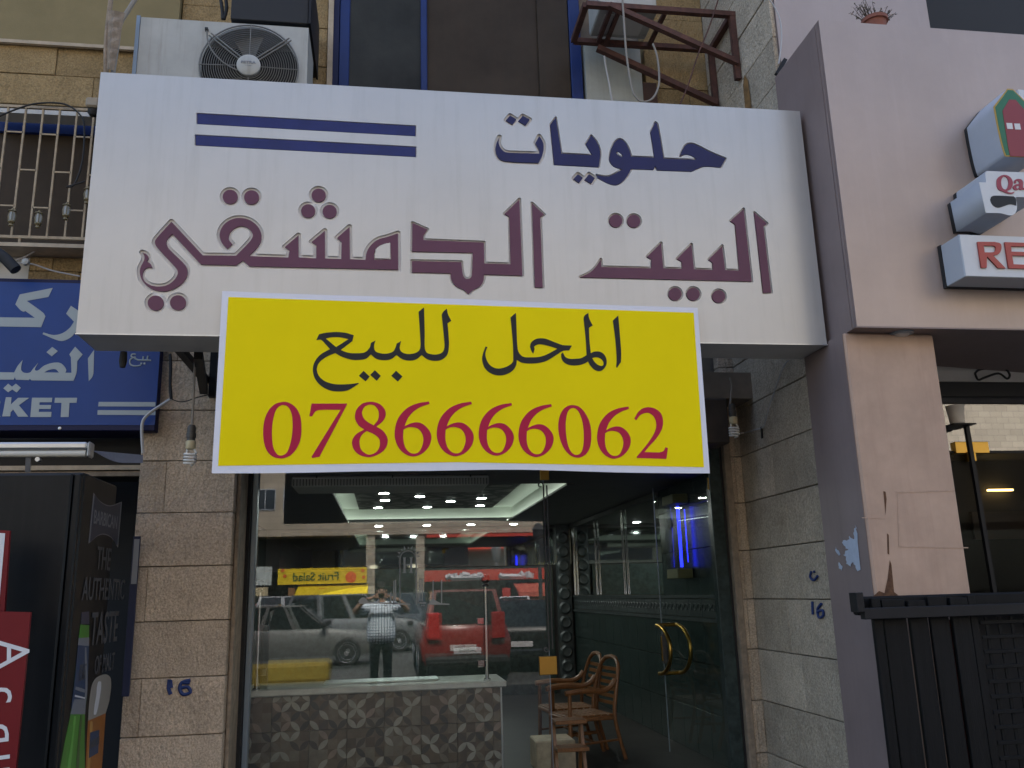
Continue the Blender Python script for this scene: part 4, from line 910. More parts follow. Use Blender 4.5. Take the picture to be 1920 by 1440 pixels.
# metal shelf strip seen in the gap
# fridge
YI = 5.45
fx1 = PX(153, 882, Y=YI).x; fzt = PX(150, 883, Y=YI).z
fg = empty('drinks_fridge', (fx1 - .5, YI + .4, .12), 'tall black drinks fridge beside the stone pillar, printed with a bottle and white slogan', 'fridge')
ffr = PX(135, 900, Y=YI).x
MB().box((fx1 - 1.1, YI + .06, .12), (fx1, YI + .72, fzt), .012).build('cabinet', m_fridge, fg)
MB().box((fx1 - 1.1, YI, .16), (ffr, YI + .055, fzt - .015), .01).build('door', m_fridge, fg)
MB().box((ffr + .006, YI + .008, .16), (fx1 - .002, YI + .055, fzt - .015), .008).build('door_edge', m_fridge, fg)
def fpx(x, y): 
    p = PX(x, y, X=fx1 + .002); return (p.y, p.z)
def fprt(loops, mat, name='print', d=.0012): fill(name, [[fpx(x, y) for x, y in l] for l in loops], (fx1, 0, 0), 'right', d, d + .001, mat, fg)
Z7 = lambda t: outline(t, (0, 860), 2.483)
bz = Z7('440,168 ~470,205 ~510,222 562,206 545,405 ~515,362 ~470,350 418,388')
ctr = lambda pts: (sum(p[0] for p in pts) / len(pts), sum(p[1] for p in pts) / len(pts))
c_ = ctr(bz); fprt([[(c_[0] + (x - c_[0]) * 1.08, c_[1] + (y - c_[1]) * 1.07) for x, y in bz]], m_greyp); fprt([bz], M('badge_navy', (.01, .02, .05), rough=.4), d=.0025)
def ftext(s, x, y, hpx, wpx, mat, d=.0045, bold=.001):
    """lettering of the given picture height and width centred at a picture point of the fridge's side"""
    y0, z0 = fpx(x, y); h = abs(fpx(x, y - hpx / 2)[1] - fpx(x, y + hpx / 2)[1]); wd = abs(fpx(x + wpx / 2, y)[0] - fpx(x - wpx / 2, y)[0])
    o = text('lettering', s, h / .72, (fx1, y0, z0), 'right', mat, fg, d0=d, d1=d + .001, bold=bold)
    ys = [v.co.y for v in o.data.vertices]; k = wd / max(1e-6, max(ys) - min(ys)); mid = y0 - fg.location.y
    for v in o.data.vertices: v.co.y = mid + (v.co.y - (max(ys) + min(ys)) / 2) * k
m_lt = M('slogan_print', (.085, .088, .095), rough=.5)
ftext('BARBICAN', 198, 976, 26, 44, m_greyp); ftext('THE', 194, 1050, 44, 26, m_lt); ftext('AUTHENTIC', 196, 1107, 42, 78, m_lt); ftext('TASTE', 196, 1180, 60, 50, m_lt, bold=.003); ftext('OF MALT', 196, 1245, 34, 36, m_lt)
m_gr = M('bottle_green_print', (.05, .24, .02), rough=.35, var=.25, vs=4); m_or = M('beer_orange_print', (.34, .11, .012), rough=.4, var=.2, vs=6); m_fo = M('foam_print', (.30, .28, .24), rough=.5); m_bl = M('label_blue_print', (.012, .045, .11), rough=.4)
fprt([Z7('375,772 415,775 414,830 ~412,900 ~405,1100 ~395,1190 395,1500 270,1500 ~300,1330 ~330,1180 ~355,960 ~368,830')], m_gr)
fprt([Z7('363,868 413,872 405,1090 395,1170 330,1165 ~345,1050')], m_bl, d=.0025); fprt([Z7('366,835 414,832 413,872 362,868')], m_greyp, d=.0026); fprt([Z7('345,1120 400,1120 395,1190 326,1190')], m_greyp, d=.0027)
fprt([Z7('~440,1030 ~490,1004 ~516,1025 ~510,1120 492,1185 410,1220 ~420,1100')], m_fo); fprt([Z7('410,1220 492,1185 470,1500 395,1500')], m_or)
fprt([Z7('418,1275 462,1262 456,1370 412,1395')], m_bl, d=.0025); ftext('BARBICAN', 177, 1393, 15, 16, m_lt)
fprt([Z7('380,715 414,712 416,770 376,770')], M('cap_blue', (.01, .02, .06), rough=.3))
fprt([Z7('~400,880 ~404,1080 ~392,1160 ~386,1160 ~396,1080 ~394,880')], m_greyp, d=.0036)
fprt([Z7('~352,1200 ~344,1280 ~318,1500 ~306,1500 ~336,1280 ~344,1200')], M('bottle_glint', (.12, .42, .06), rough=.3), d=.0026)
fprt([Z7('~383,1195 ~372,1320 ~362,1500 ~350,1500 ~362,1320 ~374,1195')], M('bottle_shade', (.02, .09, .012), rough=.3), d=.0026)
fprt([Z7('~430,1225 ~426,1300 ~412,1500 ~403,1500 ~416,1300 ~420,1225')], M('beer_glint', (.5, .25, .05), rough=.3), d=.0024)
fprt([Z7('~470,1040 ~462,1120 ~446,1190 ~436,1190 ~448,1100 ~456,1040')], m_whitep, d=.0026)
fprt([Z7('350,1060 396,1075 392,1090 348,1075')], m_greyp, d=.0038); fprt([Z7('348,1100 394,1112 392,1118 346,1108')], m_whitep, d=.0038)
ftext('IT IS MALT', 154, 1262, 30, 12, m_lt)
# red boards leaning by the fridge
YK = 5.0
bd = empty('red_board', (PX(20, 1300, Y=YK).x, YK, .12), 'red board with white letters running downward, in front of the black fridge', 'sign board')
b = MB(); q0, q1 = PX(56, 1148, Y=YK), PX(26, 1445, Y=YK); xr = (q0.x + q1.x) / 2
fill('board', on([[(-90, 1144), (57, 1148), (27, 1470), (-90, 1470)]], YK), (0, YK, 0), 'front', -.02, 0, m_red, bd)
def vtext(s, x, y, hpx):
    p = PX(x, y, Y=YK); h = abs(PX(x, y - hpx / 2, Y=YK).z - PX(x, y + hpx / 2, Y=YK).z)
    return text('letter', s, h, (p.x, YK, p.z), (Vector((.09, 0, -1)).normalized(), Vector((1, 0, .09)).normalized()), m_whitep, bd, d0=.002, d1=.003)
for s, x, y in (('A', 22, 1225), ('c', 9, 1303), ('q', 4, 1375), ('u', 6, 1432)): vtext(s, x, y, 84)
rb = empty('red_white_board', (PX(2, 1080, Y=YK + .1).x, YK + .1, .12), 'red edged board with white centre at the far left, above the lettered board', 'sign board')
fill('board', on([[(-90, 990), (18, 995), (7, 1160), (-90, 1160)]], YK + .1), (0, YK + .1, 0), 'front', -.02, 0, m_red, rb)
fill('white_panel', on([[(-90, 995), (10, 1000), (-2, 1140), (-90, 1142)]], YK + .1), (0, YK + .1, 0), 'front', .002, .003, m_whitep, rb)
b = MB(); q0, q1 = PX(233, 1210, Y=6.3), PX(256, 1005, Y=6.3); b.box((q0.x, 6.32, 1.0), (q1.x + .02, 6.34, q1.z), .003); bb = b.build('panel', M('blue_film', (.005, .011, .045), rough=.5)); ps = empty('blue_poster', (q0.x, 6.32, 1.0), 'narrow blue poster with white top in the gap between fridge and stone pillar', 'poster'); bb.data.transform(Matrix.Translation(-ps.location)); bb.parent = ps
b = MB(); b.box((q0.x + .01, 6.312, q1.z - .32), (q1.x + .018, 6.318, q1.z - .02)); b.build('white_top', m_greyp, ps)

# grille window at the upper left
YH = 6.62
gw = empty('grille_window', (PX(80, 330, Y=YH).x, YH, PX(80, 455, Y=YH).z), 'upper left window behind a cream iron grille, hung with small lanterns', 'window')
zt_, zb_ = PX(90, 203, Y=YH).z, PX(80, 446, Y=YH).z; xg1 = PX(182, 330, Y=YH).x; xg0 = PX(-60, 330, Y=YH).x
m_gr2 = M('cream_grille_paint', (.36, .28, .18), rough=.6, var=.25, vs=20)
MB().bar((xg0, YH, zt_), (xg1 + .15, YH, zt_), .022, .022).build('rail', m_gr2, gw); MB().bar((xg0, YH, zb_), (xg1, YH, zb_), .022, .022).build('rail', m_gr2, gw)
bx = [PX(x, 300, Y=YH).x for x in (-28, 4, 38, 71, 103, 136, 168, 200)]
for x in bx: MB().bar((x, YH, zb_), (x, YH, zt_), .014, .014).build('grille_bar', m_gr2, gw)
for i, ys in enumerate(([319], [250, 388], [320], [252, 390], [322], [254, 393], [325])):
    for y in ys:
        z = PX(80, y, Y=YH).z; MB().bar((bx[i], YH - .002, z), (bx[i + 1], YH - .002, z), .01, .012).build('cross_bar', m_gr2, gw)
MB().box((xg0, 7.02, zb_ - .1), (xg1 + .5, 7.09, zt_ + .2)).build('pane', m_brownglass, gw)
MB().box((xg0, 6.98, zt_ - .02), (xg1 + .5, 7.015, zt_ + .08)).build('blue_frame', m_bluefr, gw)
MB().box((xg0, 6.75, zt_ + .02), (xg1 + .5, 6.9, zt_ + .09)).build('lintel_soffit', m_under, gw)
zl = PX(80, 467, Y=YH).z
MB().box((xg0, 6.5, zl - .03), (xg1 + .3, 7.0, zl)).build('ledge', m_cream, gw)
MB().box((xg0, 6.7, zl + .001), (xg1 + .3, 6.98, zb_ - .03)).build('dark_sill', m_dark, gw)
MB().bar((PX(37, 450, Y=YH).x, YH, zb_), (PX(37, 450, Y=YH).x, YH, PX(37, 463, Y=YH).z), .016, .016).build('foot', m_gr2, gw)
stones_front(apt, PX(55, 500, Y=6.7).x, PX(230, 500, Y=6.7).x, [mz1 - .3, (mz1 + zl) / 2 + .02, zl - .035], 6.7, m_stone_up, [[PX(150, 500, Y=6.7).x], [PX(100, 490, Y=6.7).x]], depth=.3)
MB().box((xg0, 6.72, mz1 - .2), (PX(55, 500, Y=6.7).x - .01, 6.95, zl - .035)).build('grey_infill', m_under, apt)
tb(((-10, 470), (10, 485), (30, 506)), .04, 6.2, 12, 3).build('dark_pipe', m_rubber, gw)
cable('cable', 'black cable strung along the top of the upper left grille', [(-10, 222), (30, 205), (70, 194), (120, 195), (150, 215), (158, 240), (155, 300), (140, 345), (125, 350), (160, 340)], .007, m_rubber, Y=YH - .05)
cable('cable', 'pale cable sagging below the upper left window ledge', [(70, 468), (50, 480), (24, 492), (60, 495), (100, 508), (150, 518)], .006, m_cablew, Y=6.6)
tag(MB().lathe([(.0, .03), (.024, .024), (.028, 0), (.024, -.006)], PX(49, 492, Y=6.55), (0, -1, 0), 14).build('outdoor_socket', m_ac), 'small round socket on the wall beneath the grille window', 'socket')
def lantern(lbl, x, y):
    c = PX(x, y, Y=YH - .06); t = empty('lantern', c, lbl, 'lantern', 'small lanterns on the grille')
    m1 = m_lant; MB().lathe([(.004, .075), (.012, .06), (.03, .05), (.032, .045), (.02, .045)], c, n=6).build('cap', m1, t)
    MB().lathe([(.02, .044), (.028, .01), (.022, -.03), (.02, -.03)], c, n=6).build('glass_body', m_lantg, t)
    MB().lathe([(.024, -.031), (.026, -.04), (.012, -.055), (.018, -.07), (.0, -.075)], c, n=8).build('base', m1, t)
    b = MB()
    for k in range(6):
        a = k * math.pi / 3; b.tube([c + Vector((.021 * math.cos(a), .021 * math.sin(a), .044)), c + Vector((.029 * math.cos(a), .029 * math.sin(a), .01)), c + Vector((.023 * math.cos(a), .023 * math.sin(a), -.03))], .002, 4)
    b.build('frame', m1, t); MB().tube([c + Vector((0, 0, .075)), c + Vector((.0, .06, .1))], .002, 4).build('hook', m1, t)
m_lant = M('antique_gold', (.24, .19, .10), rough=.45, metal=.4); m_lantg = M('lantern_glass', (.28, .27, .23), rough=.25)
for lb, x, y in (('leftmost small lantern on the upper left grille', 22, 407), ('second small lantern from the left on the upper left grille', 72, 411), ('small lantern hanging higher, third along the upper left grille', 124, 396), ('small lantern half hidden by the white sign edge on the grille', 164, 366)): lantern(lb, x, y)
c = PX(174, 202, Y=6.3); cm = empty('security_camera', c, 'beige dome security camera at the upper left corner of the white sign', 'camera')
MB().box((c.x - .045, 6.26, c.z - .01), (c.x + .05, 6.38, c.z + .07), .012).build('housing', M('beige_plastic', (.30, .25, .18), rough=.5), cm)
MB().lathe([(.042, 0), (.04, -.025), (.026, -.045), (.0, -.052)], (c.x, 6.32, c.z - .011), n=20).build('dome', m_dark, cm)
# ---------------------------------------------------------------- shop interior
XL, XR, YB0, YB1, ZC, ZF = -1.75, 2.86, 7.06, 13.4, 2.6, .12
shop = empty('shop_interior', (.5, 10, ZF), 'dark sweet shop room behind the glass, with coffered ceiling and green marble walls', 'room')
MB().box((XL, YB0 - .05, -.02), (XR, YB1, ZF)).build('floor', m_floor, shop)
MB().box((XL - .1, YB0, ZF), (XL, YB1, ZC + .5)).build('side_wall', m_marble, shop)
MB().box((XL, YB1, ZF), (XR + .1, YB1 + .1, ZC + .5)).build('back_wall', m_ceil_d, shop)
MB().box((XR + .02, YB0 - .01, ZF), (XR + .1, YB1, ZC + .5)).build('side_wall_core', m_mortar, shop)
# ceiling with a tray
tx0, tx1, ty0, ty1 = -.60, 1.80, 8.1, 12.4
zt = ZC + .2
def ceil(name, x0, x1, y0, y1, z0, z1, mt): MB().box((x0, y0, z0), (x1, y1, z1)).build(name, mt, shop)
ceil('ceiling_board', XL, tx0, YB0 + .02, YB1, ZC, ZC + .05, m_ceil_d); ceil('ceiling_board', tx1, XR, YB0 + .02, YB1, ZC, ZC + .05, m_ceil_d)
ceil('ceiling_board', tx0 + .001, tx1 - .001, ty1, YB1, ZC, ZC + .05, m_ceil_d); ceil('ceiling_board', tx0 + .001, tx1 - .001, YB0 + .02, ty0, ZC, ZC + .05, m_ceil_d)
b = MB(); b.box((tx0 - .05, ty0, ZC + .051), (tx0, ty1, zt)); b.box((tx1, ty0, ZC + .051), (tx1 + .05, ty1, zt)); b.box((tx0, ty1, ZC + .051), (tx1, ty1 + .05, zt)); b.box((tx0, ty0 - .05, ZC + .051), (tx1, ty0, zt)); b.build('tray_side', m_ceil, shop)
ceil('tray_top', tx0 - .05, tx1 + .05, ty0 - .05, ty1 + .05, zt + .001, zt + .05, m_ceil)
b = MB(); b.box((tx0, ty0, ZC - .02), (tx0 + .09, ty1, ZC + .0)); b.box((tx1 - .09, ty0, ZC - .02), (tx1, ty1, ZC)); b.box((tx0 + .09, ty1 - .09, ZC - .02), (tx1 - .09, ty1, ZC)); b.build('tray_moulding', m_ceil_d, shop)
m_cove = M('cove_light', (.86, 1.0, .84), emis=1.5)
MB().box((tx0 + .09, ty1 - .09, ZC + .001), (tx1 - .09, ty1 - .078, ZC + .04)).build('tray_lip', m_ceil_d, shop)
MB().box((tx0 + .02, ty0, ZC + .004), (tx0 + .05, ty1, ZC + .016)).box((tx1 - .05, ty0, ZC + .004), (tx1 - .02, ty1, ZC + .016)).box((tx0 + .06, ty1 - .05, ZC + .004), (tx1 - .06, ty1 - .02, ZC + .016)).build('cove_light', m_cove, shop)
# lattice panel with downlights
mt, n, bs = mat_nodes('arabesque_panel'); L = n.links.new
g_ = n.nodes.new('ShaderNodeNewGeometry'); vo = n.nodes.new('ShaderNodeTexVoronoi'); vo.feature = 'DISTANCE_TO_EDGE'; vo.inputs['Scale'].default_value = 3.6
L(g_.outputs['Position'], vo.inputs[0]); rp = n.nodes.new('ShaderNodeValToRGB'); rp.color_ramp.elements[0].position = .1; rp.color_ramp.elements[1].position = .14
rp.color_ramp.elements[0].color = (.012, .011, .01, 1); rp.color_ramp.elements[1].color = (.17, .16, .145, 1); L(vo.outputs[0], rp.inputs[0]); L(rp.outputs[0], bs.inputs['Base Color']); bs.inputs['Roughness'].default_value = .6
px0, px1, py0, py1 = -.36, 1.46, 8.3, 12.0
MB().box((px0, py0, zt - .05), (px1, py1, zt - .012)).build('lattice_panel', mt, shop)
lamps = []
DLN = []
def downlight(p, axis=(0, 0, -1), lbl='small round ceiling downlight glowing in the sweet shop'):
    DLN.append(p); t = empty('downlight', p, lbl, 'downlight', 'round downlights in the shop ceiling')
    ring, disc = dl_mesh
    for nm, me in (('ring', ring), ('lens', disc)):
        o = bpy.data.objects.new(nm, me); COL.objects.link(o); o.parent = t
    return t
def mk(prof, mat):
    o = MB().lathe(prof, (0, 0, 0), (0, 0, -1), 20).build('x', mat); me = o.data; bpy.data.objects.remove(o); return me
dl_mesh = (mk([(.074, 0), (.074, .006), (.06, .008)], m_steel), mk([(.056, .0085), (.04, .011), (.0, .012)], m_lamp))
dl_mesh[0].name = 'downlight_ring'; dl_mesh[1].name = 'downlight_lens'
zl_ = zt - .051
for x, y in ((720, 924), (722, 937), (787, 930), (845, 939), (778, 956), (858, 954), (903, 933), (928, 903)):
    p = PX(x, y, Z=zl_)
    if p.y < py1: downlight(p)
for x, y in ((0, 9.2), (.55, 9.1), (1.25, 11.6), (.55, 11.7), (-.1, 11.7)): downlight((x, y, zl_))
for x, y in ((-.1, 12.9), (.6, 12.9), (1.25, 12.9), (1.9, 12.95)):
    downlight((x, y, ZC - .001))
ords = ['first', 'second', 'third', 'fourth', 'fifth', 'sixth', 'seventh', 'eighth', 'ninth', 'tenth', 'eleventh', 'twelfth', 'thirteenth', 'fourteenth']
dls = [o for o in bpy.data.objects if o.name.startswith('downlight') and o.type == 'EMPTY']
pan = sorted([o for o in dls if o.location.z > ZC + .05], key=lambda o: o.location.y); row = sorted([o for o in dls if o.location.z <= ZC + .05], key=lambda o: o.location.x)
for i, o in enumerate(pan): o['label'] = 'round downlight in the patterned ceiling panel, %s nearest the shop window' % ords[i]
for i, o in enumerate(row): o['label'] = 'round downlight in the plain ceiling strip at the back wall, %s from the left' % ords[i]
# green marble on the right wall: upper and lower field slabs, border, mirror
zb0, zb1 = 1.33, 1.50
tiles = MB
ymir = PX(1240, 1050, X=XR).y
def slab(y0, y1, z0, z1, mt=m_marble, nm='marble_slab'): MB().box((XR - .012, y0 + .003, z0 + .003), (XR + .019, y1 - .003, z1 - .003), .002).build(nm, mt, shop)
yy = YB0; k = 0
while yy < YB1 - .1:
    y2 = min(yy + .36, YB1)
    for z0, z1 in ((ZF, .52), (.52, .93), (.93, zb0)): slab(yy, y2, z0, z1)
    if y2 <= ymir + .05:
        for z0, z1 in ((zb1, 1.95), (1.95, 2.35), (2.35, ZC)): slab(yy, y2, z0, z1)
        ylast = y2
    slab(yy, y2, zb0, zb1, m_marble_d, 'border_slab')
    # scroll relief on the border
    for q in range(3):
        c = Vector((XR - .014, yy + .06 + q * .12, (zb0 + zb1) / 2))
        MB().tube([c + Vector((0, .045 * math.cos(a) * (1 - a / 9), .045 * math.sin(a) * (1 - a / 9))) for a in [i * .55 for i in range(11)]], .006, 5).build('border_scroll', m_marble_d, shop)
    yy = y2
b = MB(); b.box((XR - .03, YB0, zb0 - .035), (XR - .005, YB1, zb0 - .002)); b.box((XR - .03, YB0, zb1 + .002), (XR - .005, YB1, zb1 + .03)); b.build('border_moulding', m_marble_d, shop)
mir = empty('wall_mirror', (XR, 10.5, zb1), 'tall wall mirror in panels above the marble dado, reflecting the ceiling lights', 'mirror')
ym = ylast + .01; w3 = (YB1 - .3 - ym) / 3
for k in range(3):
    MB().box((XR - .008, ym + k * w3 + .006, zb1 + .035), (XR + .01, ym + (k + 1) * w3 - .006, ZC - .06)).build('mirror_panel', m_mirror, mir)
    for o in (-.03, .03): MB().tube([(XR - .03, ym + (k + 1) * w3 + o, zb1 + .04), (XR - .03, ym + (k + 1) * w3 + o, ZC - .06)], .006, 6).build('steel_upright', m_steel, mir)
MB().box((XR - .035, ym - .02, ZC - .058), (XR, YB1, ZC - .004)).build('mirror_rail', m_ceil_d, mir)
# back wall mirror and carved corner pilaster
MB().box((XL + .2, YB1 - .02, 2.0), (XR - .01, YB1 - .003, ZC - .05)).build('back_mirror', M('dark_mirror', (.5, .55, .53), rough=.03, metal=1), shop)
MB().box((XL, YB1 - .05, ZF), (XR - .32, YB1 - .001, 1.98)).build('back_dado', m_marble, shop)
pila = empty('carved_pilaster', (2.65, YB1, ZF), 'dark carved pilaster with stacked rosettes in the far right corner of the shop', 'pilaster')
MB().box((XR - .26, YB1 - .12, ZF), (XR - .05, YB1 - .022, ZC)).build('shaft', m_marble_d, pila)
z = .3
while z < ZC - .1:
    MB().lathe([(.0, .03), (.05, .022), (.07, .03), (.09, .012), (.1, 0)], (XR - .16, YB1 - .12, z), (0, -1, 0), 10).build('rosette', m_marble_d, pila); z += .21
# under-ceiling cooling unit near the glass
q0, q1 = PX(548, 915, Y=7.5), PX(915, 915, Y=7.5)
ca = empty('ceiling_air_conditioner', ((q0.x + q1.x) / 2, 7.6, q0.z), 'long pale cooling unit with slotted grille under the shop ceiling, below the banner edge', 'air conditioner')
MB().box((q0.x, 7.42, q0.z), (q1.x, 7.95, ZC - .003), .012).build('casing', m_ac, ca)
for k in range(64):
    x = q0.x + .02 + k * (q1.x - q0.x - .04) / 63; 
    if k == 0: fin = MB().box((-.003, -.001, 0), (.003, .012, .055)).build('fin', m_dark, ca, world=False); f_ = fin
    else: f_ = fin.copy(); COL.objects.link(f_)
    f_.location = Vector((x, 7.41, q0.z + .008)) - ca.location
for x in (.12, .5, .9): MB().box((q0.x + (q1.x - q0.x) * x, 7.405, q0.z + .068), (q0.x + (q1.x - q0.x) * x + .012, 7.419, q0.z + .09)).build('clip', m_dark, ca)
MB().box((q0.x + .01, 7.408, q0.z + .066), (q1.x - .01, 7.419, q0.z + .074)).build('grille_rail', m_alu, ca)

# ---------------------------------------------------------------- counter
YCN = 7.42
cx0, cx1, czt = PX(452, 1300, Y=YCN).x, PX(938, 1287, Y=YCN).x, PX(700, 1297, Y=YCN).z
ct = empty('counter', ((cx0 + cx1) / 2, YCN + .3, ZF), 'tiled sales counter with pale marble top and glass guard on steel posts, behind the window', 'counter')
MB().box((cx0, YCN - .03, czt - .005), (cx1 + .05, YCN + .6, czt + .045), .008).build('counter_top', M('white_marble_top', (.40, .40, .37), rough=.25, var=.18, vs=9), ct)
MB().box((cx0 + .01, YCN + .02, ZF), (cx1, YCN + .58, czt - .006)).build('body', m_mortar, ct)
MB().box((cx1 + .001, YCN - .004, ZF), (cx1 + .012, YCN + .02, czt - .006)).build('edge_trim', m_alu, ct)
# printed petal tiles: quarter circle leaves in wood tones on a 76 mm lattice
mt, n, bs = mat_nodes('petal_tile'); L = n.links.new
def N(t, **k):
    x = n.nodes.new(t)
    for a, v in k.items(): setattr(x, a, v)
    return x
def mth(op, a, b=None, c=None):
    x = N('ShaderNodeMath', operation=op)
    for i, v in enumerate((a, b, c)):
        if v is None: continue
        if isinstance(v, (int, float)): x.inputs[i].default_value = v
        else: L(v, x.inputs[i])
    return x.outputs[0]
geo = N('ShaderNodeNewGeometry'); sp = N('ShaderNodeSeparateXYZ'); L(geo.outputs['Position'], sp.inputs[0])
PIT = .073
u = mth('DIVIDE', sp.outputs[0], PIT); v = mth('DIVIDE', sp.outputs[2], PIT)
iu, iv = mth('FLOOR', u), mth('FLOOR', v); fu, fv = mth('FRACT', u), mth('FRACT', v)
def rnd(seed):
    cb = N('ShaderNodeCombineXYZ'); L(iu, cb.inputs[0]); L(iv, cb.inputs[1]); cb.inputs[2].default_value = seed
    wn = N('ShaderNodeTexWhiteNoise', noise_dimensions='3D'); L(cb.outputs[0], wn.inputs[0]); return wn.outputs[0]
par = mth('MODULO', mth('ADD', mth('ADD', iu, iv), 1000), 2)      # alternate the leaf's diagonal
fx_ = mth('ADD', mth('MULTIPLY', fu, mth('SUBTRACT', 1, mth('MULTIPLY', par, 2))), par)
d0 = mth('SQRT', mth('ADD', mth('MULTIPLY', fx_, fx_), mth('MULTIPLY', fv, fv)))
gx_, gv_ = mth('SUBTRACT', 1, fx_), mth('SUBTRACT', 1, fv)
d1 = mth('SQRT', mth('ADD', mth('MULTIPLY', gx_, gx_), mth('MULTIPLY', gv_, gv_)))
leaf = mth('MULTIPLY', mth('LESS_THAN', d0, 1), mth('LESS_THAN', d1, 1))
plain = mth('LESS_THAN', rnd(3.0), .22); leaf = mth('MULTIPLY', leaf, mth('SUBTRACT', 1, plain))
def pal(fac, cols):
    r = N('ShaderNodeValToRGB'); r.color_ramp.interpolation = 'CONSTANT'; e = r.color_ramp.elements
    while len(e) < len(cols): e.new(.5)
    for i, c in enumerate(cols): e[i].position = i / len(cols); e[i].color = (*c, 1)
    L(fac, r.inputs[0]); return r.outputs[0]
base = pal(rnd(10.000), [(0.105, 0.078, 0.051), (0.135, 0.105, 0.072), (0.075, 0.054, 0.036), (0.112, 0.084, 0.057), (0.150, 0.126, 0.093), (0.093, 0.065, 0.041)])
lc = pal(rnd(20.000), [(0.27, 0.25, 0.21), (0.045, 0.039, 0.032), (0.225, 0.162, 0.128), (0.135, 0.111, 0.081), (0.247, 0.232, 0.195), (0.060, 0.048, 0.038)])
mx = N('ShaderNodeMix', data_type='RGBA'); L(leaf, mx.inputs[0]); L(base, mx.inputs[6]); L(lc, mx.inputs[7])
gr = N('ShaderNodeTexNoise'); gr.inputs['Scale'].default_value = 18; gr.inputs['Detail'].default_value = 8
mr = N('ShaderNodeMapRange'); mr.inputs[3].default_value = .6; mr.inputs[4].default_value = 1.4; L(geo.outputs['Position'], gr.inputs[0]); L(gr.outputs[0], mr.inputs[0])
m2 = N('ShaderNodeMix', data_type='RGBA', blend_type='MULTIPLY'); m2.inputs[0].default_value = 1; L(mx.outputs[2], m2.inputs[6])
cb = N('ShaderNodeCombineColor'); [L(mr.outputs[0], cb.inputs[i]) for i in range(3)]; L(cb.outputs[0], m2.inputs[7]); L(m2.outputs[2], bs.inputs['Base Color'])
bs.inputs['Roughness'].default_value = .4
m_petal = mt
tw = PIT * 4; x = math.floor(cx0 / PIT) * PIT
while x < cx1:
    z = math.floor(czt / PIT) * PIT + PIT * (0); z = math.ceil(czt / PIT) * PIT
    while z > ZF:
        a, c_ = max(x, cx0 + .012) + .0012, min(x + tw, cx1) - .0012; z0_, z1_ = max(z - tw, ZF) + .0012, min(z, czt - .006) - .0012
        if c_ - a > .02 and z1_ - z0_ > .02: MB().box((a, YCN - .001 * random.random(), z0_), (c_, YCN + .0195, z1_), .0015).build('tile', m_petal, ct)
        z -= tw
    x += tw
# guard posts, clips and glass
yq = YCN + .06
pxs = [PX(484, 1200, Y=yq).x, PX(912, 1200, Y=yq).x]
zpt = PX(912, 1100, Y=yq).z
for x in pxs:
    MB().tube([(x, yq, czt + .046), (x, yq, zpt)], .016, 14).build('post', m_steel, ct)
    MB().lathe([(.03, 0), (.03, .012), (.018, .016)], (x, yq, czt + .0455), n=18).build('post_foot', m_steel, ct)
    MB().lathe([(.016, 0), (.03, .004), (.03, .014), (.018, .02), (.016, .03), (.034, .045), (.04, .07), (.03, .095), (.0, .105)], (x, yq, zpt), n=18).build('post_finial', m_iron, ct)
    for z in (czt + .18, czt + .52):
        s = 1 if x < 0 else -1; MB().box((x + s * .018, yq - .03, z - .028), (x + s * .08, yq + .012, z + .03), .006).build('glass_clip', m_steel, ct)
arc = []
gx0, gx1 = pxs[0] + .03, pxs[1] - .03
for i in range(17):
    t = i / 16; arc.append((gx0 + (gx1 - gx0) * t, zpt - .17 + .2 * math.sin(math.pi * t)))
fill('guard_glass', [[(gx0, czt + .05), (gx1, czt + .05)] + arc[::-1]], (0, yq - .012, 0), 'front', -.0005, .0005, m_gl2, ct)
b = MB()
b.box((-.5, YCN + .2, czt + .047), (.45, YCN + .5, czt + .06), .004); tr = b.build('serving_tray', m_alu); tag(tr, 'flat metal serving tray lying on the counter top behind the guard glass', 'tray')

# ---------------------------------------------------------------- glass front
gf = empty('glass_shopfront', (.2, YG, ZF), 'fixed shop window pane with brass patch fitting, left of the open door', 'shop window')
gxl, gxr = PX(470, 900, Y=YG).x, PX(1029, 1200, Y=YG).x
ztop_ = 3.05
b = MB(); b.quad((gxl, YG, ZF + .02), (gxr, YG, ZF + .02), (gxr, YG, ztop_), (gxl, YG, ztop_)); b.build('pane', m_gl, gf)
MB().box((gxr - .002, YG - .005, ZF + .02), (gxr + .002, YG + .005, ztop_)).build('pane_edge', m_bluealu, gf)
xj = x1 = (PX(440, 900, Y=YP).x + PX(416, 1400, Y=YP).x) / 2
MB().box((xj + .003, YP + .1, .12), (xj + .03, YP + .3, 3.2), .004).build('brown_jamb', m_worn, gf)
MB().box((xj + .031, YP + .22, .12), (PX(456, 900, Y=YP + .3).x, YP + .42, 3.2), .004).build('worn_jamb', m_worn, gf)
ga = PX(457, 900, Y=6.9).x; gb = PX(473, 900, Y=6.9).x
MB().box((ga, 6.88, .12), (gb, 6.99, 3.2)).build('shutter_guide', m_rubber, gf)
b = MB(); z = .2
while z < 2.6: b.box((ga + .012, 6.876, z), (ga + .024, 6.8795, z + .018)); z += .036
o = b.build('guide_slots', m_dark, gf); o['kind'] = 'stuff'
MB().box((gb + .001, 6.95, .12), (gb + .04, 7.03, 3.2), .004).build('side_frame', m_bluealu, gf)
for y, z in ((0, 2.33), (0, 2.28), (0, 1.9)): MB().box((ga + .0, 6.86, z), (ga + .03, 6.8755, z + .025), .003).build('bright_catch', m_steel, gf)
q0, q1 = PX(1012, 1266, Y=YG - .012), PX(1044, 1230, Y=YG - .012)
MB().box((q0.x, YG - .014, q0.z), (q1.x, YG + .014, q1.z), .003).build('brass_patch', m_gold, gf)
q0, q1 = PX(1013, 900, Y=YG - .012), PX(1029, 875, Y=YG - .012)
